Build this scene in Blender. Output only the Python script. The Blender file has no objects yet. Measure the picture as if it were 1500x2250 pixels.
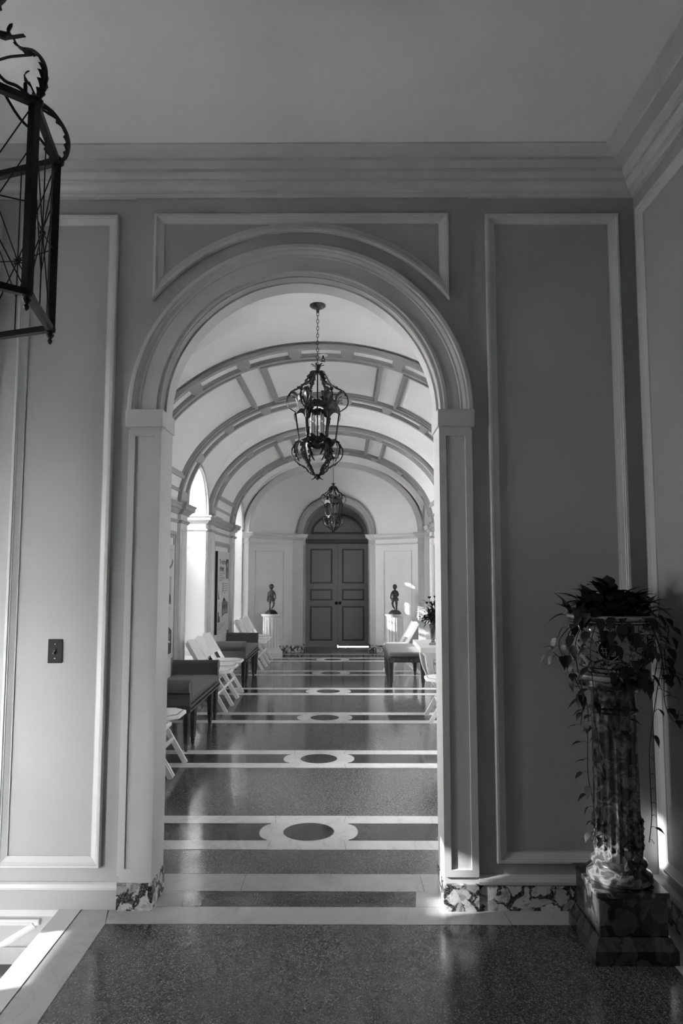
import bpy, bmesh, math, random
from mathutils import Vector, Matrix
from mathutils.geometry import tessellate_polygon
random.seed(7)
PI = math.pi
sc = bpy.context.scene
COL = sc.collection

# ------------------------------------------------------------------ camera
PITCH = math.atan(130 / 1500.0)
YAW = 0.0053
cam_d = bpy.data.cameras.new('camera')
cam_d.sensor_fit = 'VERTICAL'
cam_d.sensor_height = 36.0
cam_d.lens = 36.0 * 1500 / 2250
cam_d.clip_start = 0.05
cam_o = bpy.data.objects.new('camera', cam_d)
COL.objects.link(cam_o)
cam_o.location = (0.225, 0, 1.6)
cam_o.rotation_euler = (PI / 2 + PITCH, 0, YAW)
sc.camera = cam_o

# ------------------------------------------------------------------ world, sun, exposure
SUN_DIR = Vector((1, 0.245, -0.42)).normalized()
w = bpy.data.worlds.new('sky'); sc.world = w
w.use_nodes = True
w.node_tree.nodes['Background'].inputs[0].default_value = (1, 1, 1, 1)
w.node_tree.nodes['Background'].inputs[1].default_value = 85.0
sl = bpy.data.lights.new('sun', 'SUN'); sl.energy = 17.0; sl.angle = 0.012
so = bpy.data.objects.new('sun', sl); COL.objects.link(so)
so.rotation_euler = SUN_DIR.to_track_quat('-Z', 'Y').to_euler()
so.location = (-8, 0, 6)
sc.view_settings.view_transform = 'Standard'
sc.view_settings.look = 'None'
sc.view_settings.gamma = 1.0
sc.view_settings.use_curve_mapping = False
sc.view_settings.exposure = 0.0
sc.cycles.max_bounces = 10
sc.cycles.diffuse_bounces = 6
sc.cycles.glossy_bounces = 3
sc.cycles.transmission_bounces = 4
sc.cycles.transparent_max_bounces = 8
sc.cycles.caustics_reflective = False
sc.cycles.caustics_refractive = False
sc.cycles.sample_clamp_indirect = 0.0

def portal(loc, rot, sx, sy):
    l = bpy.data.lights.new('window_light_portal', 'AREA')
    l.shape = 'RECTANGLE'; l.size = sx; l.size_y = sy
    l.cycles.is_portal = True
    o = bpy.data.objects.new('window_light_portal', l); COL.objects.link(o)
    o.location = loc; o.rotation_euler = rot

# ------------------------------------------------------------------ materials
def g(v): return (v, v, v, 1)
def mat(name, v, rough=0.5, metal=0.0, spec=0.5):
    m = bpy.data.materials.new(name); m.use_nodes = True
    b = m.node_tree.nodes['Principled BSDF']
    b.inputs['Base Color'].default_value = g(v)
    b.inputs['Roughness'].default_value = rough
    b.inputs['Metallic'].default_value = metal
    b.inputs['Specular IOR Level'].default_value = spec
    return m
def N(m, t, **k):
    n = m.node_tree.nodes.new(t)
    for a, v in k.items():
        if a in n.inputs: n.inputs[a].default_value = v
        else: setattr(n, a, v)
    return n
def L(m, a, b): m.node_tree.links.new(a, b)
def ramp(m, fac, stops, interp='LINEAR'):
    r = N(m, 'ShaderNodeValToRGB'); r.color_ramp.interpolation = interp
    e = r.color_ramp.elements
    while len(e) > 1: e.remove(e[-1])
    e[0].position = stops[0][0]; e[0].color = g(stops[0][1])
    for p, v in stops[1:]:
        q = e.new(p); q.color = g(v)
    L(m, fac, r.inputs[0]); return r.outputs[0]
def coords(m): return N(m, 'ShaderNodeTexCoord').outputs['Object']
def bump(m, h, s, d=0.01):
    b = N(m, 'ShaderNodeBump'); b.inputs['Strength'].default_value = s; b.inputs['Distance'].default_value = d
    L(m, h, b.inputs['Height']); L(m, b.outputs[0], m.node_tree.nodes['Principled BSDF'].inputs['Normal'])
def setcol(m, c): L(m, c, m.node_tree.nodes['Principled BSDF'].inputs['Base Color'])
def mix(m, f, a, b, mode='MIX'):
    x = N(m, 'ShaderNodeMix'); x.data_type = 'RGBA'; x.blend_type = mode
    for i, v in ((0, f), (6, a), (7, b)):
        if isinstance(v, (int, float)): x.inputs[i].default_value = v if i == 0 else g(v)
        else: L(m, v, x.inputs[i])
    return x.outputs[2]

def paint(name, v, rough=0.45, var=0.04):
    m = mat(name, v, rough, 0, 0.35)
    n = N(m, 'ShaderNodeTexNoise', Scale=1.7, Detail=4.0); L(m, coords(m), n.inputs[0])
    setcol(m, ramp(m, n.outputs[0], [(0.3, v * (1 - var)), (0.7, v * (1 + var))]))
    n2 = N(m, 'ShaderNodeTexNoise', Scale=160.0, Detail=2.0); L(m, coords(m), n2.inputs[0])
    bump(m, n2.outputs[0], 0.12, 0.002)
    return m
M = {}
M['wall'] = paint('wall_paint', 0.42)
M['trim'] = paint('trim_paint', 0.62, 0.35)
M['ceil'] = paint('ceiling_paint', 0.90, 0.7)
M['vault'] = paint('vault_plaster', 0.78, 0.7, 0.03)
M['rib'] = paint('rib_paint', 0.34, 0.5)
M['cwall'] = paint('corridor_paint', 0.72, 0.5)
M['ctrim'] = paint('corridor_trim', 0.62, 0.4)
M['white'] = paint('white_paint', 0.74, 0.4)
M['door'] = paint('door_paint', 0.32, 0.5)
M['doord'] = paint('door_dark_paint', 0.12, 0.5)

def terrazzo(name, lo, mid, hi, rough=0.14, scale=150):
    m = mat(name, mid, rough, 0, 0.85)
    c = coords(m)
    v = N(m, 'ShaderNodeTexVoronoi', Scale=scale); L(m, c, v.inputs[0])
    chip = ramp(m, v.outputs['Color'], [(0.0, lo), (0.25, mid * .8), (0.5, mid * 1.3), (0.68, hi * .8), (1.0, hi * 1.05)])
    ed = N(m, 'ShaderNodeTexVoronoi', Scale=scale, feature='DISTANCE_TO_EDGE'); L(m, c, ed.inputs[0])
    e = ramp(m, ed.outputs['Distance'], [(0.0, 0), (0.09, 0.3), (0.22, 1)])
    base = mix(m, e, lo, chip)
    n = N(m, 'ShaderNodeTexNoise', Scale=1.3, Detail=5.0); L(m, c, n.inputs[0])
    big = ramp(m, n.outputs[0], [(0.3, 0.78), (0.7, 1.15)])
    setcol(m, mix(m, 1.0, base, big, 'MULTIPLY'))
    n2 = N(m, 'ShaderNodeTexNoise', Scale=6.0, Detail=6.0); L(m, c, n2.inputs[0])
    L(m, ramp(m, n2.outputs[0], [(0.3, rough * 0.6), (0.75, rough * 1.2)]), m.node_tree.nodes['Principled BSDF'].inputs['Roughness'])
    n3 = N(m, 'ShaderNodeTexNoise', Scale=2.5, Detail=2.0); L(m, c, n3.inputs[0])
    bump(m, n3.outputs[0], 0.12, 0.004)
    return m
M['terr'] = terrazzo('terrazzo_grey', 0.07, 0.18, 0.42, 0.12, 150)
M['terr_hall'] = terrazzo('terrazzo_dark_chip', 0.035, 0.12, 0.26, 0.2, 125)
M['terr_dk'] = terrazzo('terrazzo_dark', 0.035, 0.08, 0.17, 0.10)

def marble(name, base, vein, rough=0.15, sc_=3.0):
    m = mat(name, base, rough)
    c = coords(m)
    n = N(m, 'ShaderNodeTexNoise', Scale=sc_, Detail=8.0, Distortion=1.6, Roughness=0.6); L(m, c, n.inputs[0])
    a = ramp(m, n.outputs[0], [(0.40, base), (0.485, base * 0.97), (0.5, vein), (0.52, base * 0.95), (0.65, base * 1.05)])
    setcol(m, a); return m
M['marble'] = marble('white_marble', 0.50, 0.43, 0.15, 1.8)
M['marble2'] = marble('pale_marble', 0.74, 0.60, 0.12, 2.0)

def breccia(name, lo, hi, scale=14, rough=0.2):
    m = mat(name, hi, rough)
    c = coords(m)
    n = N(m, 'ShaderNodeTexNoise', Scale=scale * .45, Detail=6.0, Roughness=0.62); L(m, c, n.inputs[0])
    vm = N(m, 'ShaderNodeVectorMath', operation='MULTIPLY_ADD')
    k = 2.6 / scale
    L(m, n.outputs['Color'], vm.inputs[0]); vm.inputs[1].default_value = (k, k, k); L(m, c, vm.inputs[2])
    v = N(m, 'ShaderNodeTexVoronoi', Scale=scale * .62, feature='DISTANCE_TO_EDGE'); L(m, vm.outputs[0], v.inputs[0])
    vb = N(m, 'ShaderNodeTexVoronoi', Scale=scale * 2.3, feature='DISTANCE_TO_EDGE'); L(m, vm.outputs[0], vb.inputs[0])
    v2 = N(m, 'ShaderNodeTexVoronoi', Scale=scale * .62); L(m, vm.outputs[0], v2.inputs[0])
    nv = N(m, 'ShaderNodeTexNoise', Scale=scale * 0.5, Detail=4.0); L(m, c, nv.inputs[0])
    mm = N(m, 'ShaderNodeMath', operation='SUBTRACT'); L(m, v.outputs['Distance'], mm.inputs[0])
    m2 = N(m, 'ShaderNodeMath', operation='MULTIPLY_ADD'); L(m, nv.outputs[0], m2.inputs[0]); m2.inputs[1].default_value = 0.9; m2.inputs[2].default_value = -0.40
    L(m, m2.outputs[0], mm.inputs[1])
    a = ramp(m, mm.outputs[0], [(0.0, 0.0), (0.02, 0.4), (0.05, 1.0)])
    fine = ramp(m, vb.outputs['Distance'], [(0.0, 1.0), (0.03, 0.55), (0.10, 0.0)])
    b = ramp(m, v2.outputs['Color'], [(0.0, lo * 2), (0.12, hi * 0.45), (0.3, hi * 0.8), (0.5, hi), (1.0, hi * 1.1)])
    nn = N(m, 'ShaderNodeTexNoise', Scale=scale * 1.4, Detail=6.0); L(m, vm.outputs[0], nn.inputs[0])
    b2 = mix(m, 1.0, b, ramp(m, nn.outputs[0], [(0.38, 0.55), (0.5, 1.0)]), 'MULTIPLY')
    dark = mix(m, fine, lo * .6, mix(m, 0.5, lo, hi * .5))
    setcol(m, mix(m, a, dark, b2)); return m
M['brec'] = breccia('breccia_marble', 0.05, 0.60, 22)
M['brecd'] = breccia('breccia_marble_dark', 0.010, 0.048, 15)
M['iron'] = mat('dark_iron', 0.018, 0.45, 0.6)
M['iron2'] = mat('worn_dark_metal', 0.05, 0.38, 0.8)
n = N(M['iron2'], 'ShaderNodeTexNoise', Scale=40.0, Detail=3.0); L(M['iron2'], coords(M['iron2']), n.inputs[0])
setcol(M['iron2'], ramp(M['iron2'], n.outputs[0], [(0.35, 0.025), (0.6, 0.10), (0.8, 0.3)]))
M['chair'] = mat('white_resin', 0.80, 0.4)
M['pad'] = mat('white_vinyl', 0.78, 0.35)
M['gap'] = mat('dark_gap', 0.04, 0.8)
M['fabric'] = mat('bench_fabric', 0.078, 0.75)
M['fabric'].node_tree.nodes['Principled BSDF'].inputs['Sheen Weight'].default_value = 0.15
n = N(M['fabric'], 'ShaderNodeTexNoise', Scale=320.0, Detail=2.0); L(M['fabric'], coords(M['fabric']), n.inputs[0]); bump(M['fabric'], n.outputs[0], 0.3, 0.002)
M['wood'] = mat('dark_carved_wood', 0.022, 0.35)
n = N(M['wood'], 'ShaderNodeTexNoise', Scale=60.0, Detail=4.0); L(M['wood'], coords(M['wood']), n.inputs[0])
setcol(M['wood'], ramp(M['wood'], n.outputs[0], [(0.4, 0.012), (0.62, 0.035), (0.75, 0.12)]))
bump(M['wood'], n.outputs[0], 0.5, 0.01)
M['nail'] = mat('brass_nail', 0.35, 0.3, 1.0)
M['stone'] = mat('white_stone', 0.70, 0.5)
M['bronze'] = mat('dark_bronze', 0.06, 0.33, 0.75)
n = N(M['bronze'], 'ShaderNodeTexNoise', Scale=70.0, Detail=4.0); L(M['bronze'], coords(M['bronze']), n.inputs[0])
setcol(M['bronze'], ramp(M['bronze'], n.outputs[0], [(0.35, 0.02), (0.55, 0.07), (0.75, 0.30)])); bump(M['bronze'], n.outputs[0], 0.6, 0.006)
M['carpet'] = mat('stair_carpet', 0.09, 0.95)
n = N(M['carpet'], 'ShaderNodeTexNoise', Scale=260.0, Detail=2.0); L(M['carpet'], coords(M['carpet']), n.inputs[0]); bump(M['carpet'], n.outputs[0], 0.6, 0.004)
M['board'] = mat('poster_board', 0.55, 0.5)
M['boardedge'] = mat('poster_edge', 0.01, 0.6)
M['ink'] = mat('printed_ink', 0.02, 0.6)
M['inkmid'] = mat('printed_grey', 0.14, 0.6)
M['inklt'] = mat('printed_light_grey', 0.34, 0.6)
M['black'] = mat('black_plate', 0.012, 0.5, 0, 0.2)
M['chrome'] = mat('chrome', 0.75, 0.15, 1.0)
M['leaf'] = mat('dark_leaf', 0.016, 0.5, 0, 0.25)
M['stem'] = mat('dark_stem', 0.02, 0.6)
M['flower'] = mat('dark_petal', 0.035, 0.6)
M['candle'] = mat('candle_sleeve', 0.30, 0.5)
M['bulb'] = mat('frosted_bulb', 0.42, 0.15)
M['soil'] = mat('soil', 0.02, 0.95)
M['ground'] = mat('outdoor_paving', 0.62, 0.9)
M['table'] = mat('table_paint', 0.62, 0.35)
m = mat('glazed_planter', 0.4, 0.08)
c = coords(m)
n = N(m, 'ShaderNodeTexNoise', Scale=14.0, Detail=3.0, Distortion=2.2); L(m, c, n.inputs[0])
v = N(m, 'ShaderNodeTexVoronoi', Scale=26.0); L(m, c, v.inputs[0])
a = ramp(m, n.outputs[0], [(0.44, 0.0), (0.47, 1.0), (0.53, 1.0), (0.56, 0.0)])
b = ramp(m, v.outputs['Distance'], [(0.30, 0.0), (0.36, 1.0)])
setcol(m, mix(m, mix(m, 1.0, a, b, 'MULTIPLY'), 0.26, 0.02)); M['glaze'] = m
M['glazel'] = mat('planter_light_glaze', 0.32, 0.08)
M['glazed'] = mat('planter_dark_glaze', 0.012, 0.1)
M['glossy'] = mat('polished_dark_marble', 0.04, 0.18)
c = coords(M['glossy']); n = N(M['glossy'], 'ShaderNodeTexNoise', Scale=12.0, Detail=7.0, Distortion=1.5); L(M['glossy'], c, n.inputs[0])
setcol(M['glossy'], ramp(M['glossy'], n.outputs[0], [(0.3, 0.006), (0.48, 0.03), (0.56, 0.13), (0.62, 0.05), (0.8, 0.01)]))
m = bpy.data.materials.new('window_glass'); m.use_nodes = True
nt = m.node_tree; nt.nodes.remove(nt.nodes['Principled BSDF'])
t_ = nt.nodes.new('ShaderNodeBsdfTransparent'); gl = nt.nodes.new('ShaderNodeBsdfGlossy'); gl.inputs['Roughness'].default_value = 0.02
fr = nt.nodes.new('ShaderNodeFresnel'); mx = nt.nodes.new('ShaderNodeMixShader')
nt.links.new(fr.outputs[0], mx.inputs[0]); nt.links.new(t_.outputs[0], mx.inputs[1]); nt.links.new(gl.outputs[0], mx.inputs[2])
nt.links.new(mx.outputs[0], nt.nodes['Material Output'].inputs[0]); M['glass'] = m
m = mat('cut_glass', 0.5, 0.05); m.node_tree.nodes['Principled BSDF'].inputs['Transmission Weight'].default_value = 0.85; M['crystal'] = m

# ------------------------------------------------------------------ mesh helpers
class B:
    def __init__(s): s.v = []; s.f = []
    def add(s, vs, fs):
        o = len(s.v); s.v += [tuple(p) for p in vs]; s.f += [[i + o for i in q] for q in fs]; return s
    def box(s, a, b, mtx=None):
        x0, y0, z0 = a; x1, y1, z1 = b
        vs = [(x0, y0, z0), (x1, y0, z0), (x1, y1, z0), (x0, y1, z0), (x0, y0, z1), (x1, y0, z1), (x1, y1, z1), (x0, y1, z1)]
        if mtx: vs = [mtx @ Vector(p) for p in vs]
        return s.add(vs, [(0, 3, 2, 1), (4, 5, 6, 7), (0, 1, 5, 4), (1, 2, 6, 5), (2, 3, 7, 6), (3, 0, 4, 7)])
    def bar(s, p, q, wx, wy, up=(0, 1, 0)):
        p = Vector(p); q = Vector(q); d = (q - p).normalized(); u = Vector(up); u = (u - d * u.dot(d)).normalized(); r = d.cross(u)
        vs = []
        for c_ in (p, q):
            for a_, b_ in ((-1, -1), (1, -1), (1, 1), (-1, 1)): vs.append(c_ + u * (a_ * wx / 2) + r * (b_ * wy / 2))
        return s.add(vs, [(0, 3, 2, 1), (4, 5, 6, 7), (0, 1, 5, 4), (1, 2, 6, 5), (2, 3, 7, 6), (3, 0, 4, 7)])
    def lathe(s, prof, n=24, c=(0, 0, 0), rfun=None, caps=True):
        vs = []; fs = []
        for r, z in prof:
            for k in range(n):
                a = 2 * PI * k / n; rr = r * (rfun(k, n, z) if rfun else 1)
                vs.append((c[0] + rr * math.cos(a), c[1] + rr * math.sin(a), c[2] + z))
        for i in range(len(prof) - 1):
            for k in range(n):
                k2 = (k + 1) % n; fs.append((i * n + k, i * n + k2, (i + 1) * n + k2, (i + 1) * n + k))
        if caps:
            fs.append(list(range(n))[::-1]); fs.append([(len(prof) - 1) * n + k for k in range(n)])
        return s.add(vs, fs)
    def tube(s, pts, r, n=6, caps=True):
        pts = [Vector(p) for p in pts]; R = r if isinstance(r, (list, tuple)) else [r] * len(pts)
        vs = []; fs = []; u = None
        for i, p in enumerate(pts):
            d = (pts[min(i + 1, len(pts) - 1)] - pts[max(i - 1, 0)])
            d = d.normalized() if d.length > 1e-9 else Vector((0, 0, 1))
            if u is None: u = d.orthogonal().normalized()
            else:
                u = u - d * u.dot(d); u = u.normalized() if u.length > 1e-6 else d.orthogonal().normalized()
            w_ = d.cross(u)
            for k in range(n):
                a = 2 * PI * k / n; vs.append(p + (u * math.cos(a) + w_ * math.sin(a)) * R[i])
        for i in range(len(pts) - 1):
            for k in range(n):
                k2 = (k + 1) % n; fs.append((i * n + k, i * n + k2, (i + 1) * n + k2, (i + 1) * n + k))
        if caps:
            fs.append(list(range(n))[::-1]); fs.append([(len(pts) - 1) * n + k for k in range(n)])
        return s.add(vs, fs)
    def ring(s, c, R, r, ax='z', n=14, k=6, sx=1.0):
        pts = []
        for i in range(n + 1):
            a = 2 * PI * i / n; p = (R * math.cos(a), R * math.sin(a) * sx)
            pts.append((c[0] + p[0], c[1] + p[1], c[2]) if ax == 'z' else (c[0] + p[0], c[1], c[2] + p[1]) if ax == 'y' else (c[0], c[1] + p[0], c[2] + p[1]))
        return s.tube(pts, r, k, False)
    def prism(s, outer, h0, h1, fr, holes=()):
        # polygon in (u,v), extruded along n from h0 to h1; fr = (origin, ux, uy, un)
        O, U, V_, W = [Vector(q) for q in fr]
        loops = [[Vector((p[0], p[1], 0)) for p in lp] for lp in [outer] + list(holes)]
        tri = tessellate_polygon(loops)
        flat = [p for lp in loops for p in lp]; n = len(flat)
        vs = [O + U * p.x + V_ * p.y + W * h for h in (h0, h1) for p in flat]
        fs = [tuple(t) for t in tri] + [tuple(i + n for i in t[::-1]) for t in tri]
        o = 0
        for lp in loops:
            m_ = len(lp)
            for i in range(m_):
                j = (i + 1) % m_; fs.append((o + i, o + j, n + o + j, n + o + i))
            o += m_
        return s.add(vs, fs)
    def sweep(s, path, prof, fr, closed=False, sgn=1):
        # path (u,v); prof (d, h): d offset to the left of the path * sgn, h along n
        O, U, V_, W = [Vector(q) for q in fr]
        P = [Vector(p) for p in path]; n = len(P); k = len(prof); vs = []; fs = []
        for i in range(n):
            a = P[i - 1] if (i > 0 or closed) else None; b = P[(i + 1) % n] if (i < n - 1 or closed) else None
            n1 = n2 = None
            if a is not None: d = (P[i] - a).normalized(); n1 = Vector((-d.y, d.x))
            if b is not None: d = (b - P[i]).normalized(); n2 = Vector((-d.y, d.x))
            if n1 is None: nn = n2
            elif n2 is None: nn = n1
            else:
                nn = n1 + n2
                nn = n1 if nn.length < 1e-6 else nn / (1 + n1.dot(n2))
                if nn.length > 3: nn = nn.normalized() * 3
            for d_, h in prof:
                q = P[i] + nn * (d_ * sgn); vs.append(O + U * q.x + V_ * q.y + W * h)
        for i in range(n if closed else n - 1):
            j = (i + 1) % n
            for t in range(k - 1): fs.append((i * k + t, i * k + t + 1, j * k + t + 1, j * k + t))
        if not closed:
            fs.append([t for t in range(k)]); fs.append([(n - 1) * k + t for t in range(k)][::-1])
        return s.add(vs, fs)
    def mesh(s, name, m, smooth=False):
        me = bpy.data.meshes.new(name); me.from_pydata([tuple(v) for v in s.v], [], s.f)
        bm = bmesh.new(); bm.from_mesh(me); bmesh.ops.recalc_face_normals(bm, faces=bm.faces); bm.to_mesh(me); bm.free()
        if m is not None: me.materials.append(M[m] if isinstance(m, str) else m)
        if smooth:
            me.polygons.foreach_set('use_smooth', [True] * len(me.polygons))
            try: me.set_sharp_from_angle(angle=math.radians(40))
            except Exception: pass
        me.update(); return me
    def obj(s, name, m, parent=None, smooth=False, kind=None, label=None, bevel=0):
        o = bpy.data.objects.new(name, s.mesh(name, m, smooth)); COL.objects.link(o)
        if parent: o.parent = parent
        if kind: o['kind'] = kind
        if label: o['label'] = label
        if bevel:
            md = o.modifiers.new('bevel', 'BEVEL'); md.width = bevel; md.segments = 2; md.limit_method = 'ANGLE'
        return o
def thing(name, label, cat, loc=(0, 0, 0), rz=0.0, group=None):
    o = bpy.data.objects.new(name, None); COL.objects.link(o); o.location = loc; o.rotation_euler = (0, 0, rz)
    o.empty_display_size = 0.1; o['label'] = label; o['category'] = cat
    if group: o['group'] = group
    return o
def tag(o, label, cat, group=None):
    o['label'] = label; o['category'] = cat
    if group: o['group'] = group
    return o
def dup(root, loc, rz=None, label=None, group=None):
    def cp(o, par):
        c_ = o.copy(); COL.objects.link(c_); c_.parent = par
        for ch in kids.get(o.name, []): cp(ch, c_)
        return c_
    kids = {}
    for o in bpy.data.objects:
        if o.parent: kids.setdefault(o.parent.name, []).append(o)
    r = cp(root, None); r.location = loc
    if rz is not None: r.rotation_euler = (0, 0, rz)
    if label: r['label'] = label
    if group: r['group'] = group
    return r
XY = ((0, 0, 0), (1, 0, 0), (0, 1, 0), (0, 0, 1))
def arc(cx, cz, R, a0, a1, n=32, b=None):
    b = R if b is None else b
    return [(cx + R * math.cos(a0 + (a1 - a0) * i / n), cz + b * math.sin(a0 + (a1 - a0) * i / n)) for i in range(n + 1)]

# =================================================================== SETTING
WY = 3.40           # face of the hall's end wall
XR = 1.72           # hall right wall
CEIL = 3.70
FW = ((0, WY, 0), (1, 0, 0), (0, 0, 1), (0, -1, 0))     # plane of front wall, n towards the camera

# front wall with arched opening
hole = [(-0.705, 0.0)] + arc(0, 2.40, 0.705, PI, 0, 40) + [(0.705, 0.0)]
wf = B()
outer = [(-3.2, -1.2), (-3.2, 3.9), (XR + .1, 3.9), (XR + .1, -0.1), (0.705, -0.1)] + arc(0, 2.40, 0.705, 0, PI, 40) + [(-0.705, -0.1), (-1.1, -0.1), (-1.1, -1.2)]
wf.prism(outer, -0.17, 0.0, FW)
wall_front = wf.obj('wall_front', 'wall', kind='structure')
cs = B()
cs.prism([(-0.857, 0.12), (-0.857, 3.56), (0.857, 3.56), (0.857, 0.12), (0.705, 0.12)] + arc(0, 2.40, 0.705, 0, PI, 40) + [(-0.705, 0.12)], 0.0, 0.01, FW)
cs.obj('wall_slab', 'wall', wall_front)

def panel_frame(path, parent, name='panel_moulding', fr=FW, h0=0.0, w_=0.05, sgn=1, m='trim'):
    prof = [(0, h0), (0, h0 + .022), (.004, h0 + .027), (.014, h0 + .027), (.017, h0 + .021), (.021, h0 + .021), (.024, h0 + .017), (w_ - .004, h0 + .006), (w_, h0 + .006), (w_, h0)]
    return B().sweep(path, prof, fr, True, sgn).obj(name, m, parent)
def rect(x0, z0, x1, z1): return [(x0, z0), (x1, z0), (x1, z1), (x0, z1)]
panel_frame(rect(-1.445, .19, -.945, 3.437), wall_front)
panel_frame(rect(-2.9, .19, -1.553, 3.437), wall_front)
panel_frame(rect(.948, .215, 1.632, 3.437), wall_front)
sp = [(-0.757, 3.437)] + [(p[0], p[1]) for p in arc(0, 2.378, 0.967, PI - math.asin(0.602 / 0.967), math.asin(0.602 / 0.967), 36)] + [(0.757, 3.437)]
panel_frame(sp, wall_front, fr=FW, h0=0.01, sgn=1)

# cornice of the hall
cp = [(0, 3.53), (.018, 3.53), (.018, 3.54), (.024, 3.545), (.024, 3.552), (.04, 3.556), (.055, 3.575), (.06, 3.588), (.072, 3.588), (.072, 3.60), (.078, 3.606), (.088, 3.625), (.088, 3.643), (.15, 3.648), (.15, 3.664), (.165, 3.668), (.20, 3.682), (.214, 3.692), (.214, 3.70), (0, 3.70)]
B().sweep([(XR, -2.6), (XR, WY), (-3.2, WY)], cp, XY).obj('trim_1', 'trim', kind='structure')
B().box((-3.2, -2.7, CEIL), (XR + .1, WY, CEIL + .1)).obj('ceiling', 'ceil', kind='structure')

# right wall of the hall
FR = ((XR, 0, 0), (0, 1, 0), (0, 0, 1), (-1, 0, 0))
wall_right = B().box((XR, -2.6, -.1), (XR + .15, WY + .17, 3.9)).obj('wall_right', 'wall', kind='structure')
panel_frame(rect(.6, .215, 3.335, 3.437), wall_right, fr=FR)
B().box((-1.3, -2.75, -1.3), (XR + .1, -2.6, 3.9)).obj('wall_back', 'wall', kind='structure')
# outer left wall of the stair hall with small added openings that shape the sun beams
def rectpoly(a, b, c_, d): return [(a, b), (a, d), (c_, d), (c_, b)]
FL = ((-3.2, 0, 0), (0, 1, 0), (0, 0, 1), (1, 0, 0))
OPN = [rectpoly(2.2, .64, 2.66, .98), rectpoly(1.83, 2.02, 2.03, 2.42), rectpoly(2.06, 2.28, 2.21, 2.56), rectpoly(2.34, 1.62, 2.56, 1.98)]
B().prism(rectpoly(1.0, -1.4, 3.57, 3.9), -.12, 0, FL, OPN).obj('wall_left', 'wall', kind='structure')
F5 = ((-3.3, 0, 0), (0, 1, 0), (0, 0, 1), (1, 0, 0))
for nm, o_ in zip(('window_4', 'window_5', 'window_6', 'window_7'), OPN):  # unseen slits, each added to throw one sun patch into the hall
    cy = sum(p[0] for p in o_) / len(o_); cz = sum(p[1] for p in o_) / len(o_)
    sy = 1 - .04 / (max(p[0] for p in o_) - min(p[0] for p in o_)); sz = 1 - .04 / (max(p[1] for p in o_) - min(p[1] for p in o_))
    inn = [(cy + (p[0] - cy) * sy, cz + (p[1] - cz) * sz) for p in o_]
    w4 = B().prism(o_, 0, .05, F5, [inn]).obj(nm, 'white', kind='structure')
    B().prism(inn, .02, .024, F5).obj('pane', 'glass', w4)
    a0 = min(p[1] for p in o_); a1 = max(p[1] for p in o_); b0 = min(p[0] for p in o_); b1 = max(p[0] for p in o_)
    portal((-3.34, (b0 + b1) / 2, (a0 + a1) / 2), (0, -PI / 2, 0), a1 - a0, b1 - b0)

# stair bay: wall facing the end wall with a low garden window, and the hall's side wall
FB = ((0, 1.1, 0), (1, 0, 0), (0, 0, 1), (0, 1, 0))
OB = rectpoly(-3.1, -.4, -2.58, 1.3)
B().prism(rectpoly(-3.3, -1.4, -1.2, 3.9), -.1, 0, FB, [OB]).obj('wall_stair_back', 'wall', kind='structure')
w8 = B().prism(OB, -.1, -.05, FB, [rectpoly(-3.06, -.35, -2.62, 1.25)]).obj('window_8', 'white', kind='structure')
B().box((-2.85, 1.0, -.4), (-2.83, 1.04, 1.3)).obj('glazing_bar', 'white', w8)
B().box((-3.06, 1.02, -.35), (-2.62, 1.024, 1.25)).obj('pane', 'glass', w8)
B().box((-1.3, -2.75, -1.4), (-1.2, 1.1, 3.9)).obj('wall_hall_side', 'wall', kind='structure')
portal((-2.84, .98, .45), (PI / 2, 0, 0), .55, 1.7)
B().box((-4.4, -2.6, 1.45), (-1.3, 1.0, 1.6)).obj('sky_blocker', 'ceil', kind='structure')  # unseen canopy added to keep the high sky out of the low window

# ---- floors
floor = B().box((-1.13, -2.6, -.3), (XR + .1, 3.77, 0)).obj('floor', 'terr_hall', kind='structure')
def slab(pts, m, name, z=0.0015, parent=None, holes=(), kind=None):
    return B().prism(pts, -.02, z, XY, holes).obj(name, m, parent or floor, kind=kind)
G = .0012
def rp(a, b, c_, d): return [(a + G, b + G), (c_ - G, b + G), (c_ - G, d - G), (a + G, d - G)]
# left border, mitred with the band along the wall
slab([(-1.022, -2.0), (-.868, -2.0), (-.868, 3.253), (-.905, 3.398), (-1.022, 3.398)], 'marble', 'marble_band')
slab([(-1.13, -2.6), (-1.026, -2.6), (-1.026, 3.398), (-1.13, 3.398)], 'white', 'marble_curb', 0.004)
slab([(-.866, 3.253), (.98, 3.253), (.965, 3.412), (-.90, 3.412)], 'marble', 'marble_band')
slab([(.983, 3.253), (1.56, 3.253), (1.71, 3.40), (.968, 3.40)], 'marble', 'marble_band')
slab([(1.565, -2.5), (1.715, -2.5), (1.715, 3.398), (1.565, 3.25)], 'marble', 'marble_band')
slab([(-.703, 3.414), (-.562, 3.414), (-.575, 3.572), (-.703, 3.572)], 'marble', 'marble_tile')
slab([(-.560, 3.414), (.560, 3.414), (.578, 3.572), (-.573, 3.572)], 'terr_dk', 'dark_inlay')
slab([(.562, 3.414), (.703, 3.414), (.703, 3.572), (.580, 3.572)], 'marble', 'marble_tile')
slab(rp(-1.7, 3.574, -.30, 3.77), 'marble', 'marble_band')
slab(rp(-.30, 3.574, .62, 3.77), 'marble', 'marble_band')
slab(rp(.62, 3.574, 1.7, 3.77), 'marble', 'marble_band')
floor2 = B().box((-2.2, 3.775, -.3), (1.9, 15.0, 0)).obj('floor_corridor', 'terr', kind='structure')
B().box((-2.2, 3.57, -.3), (-1.13, 3.775, -.0)).obj('floor_edge', 'marble', floor2)
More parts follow.
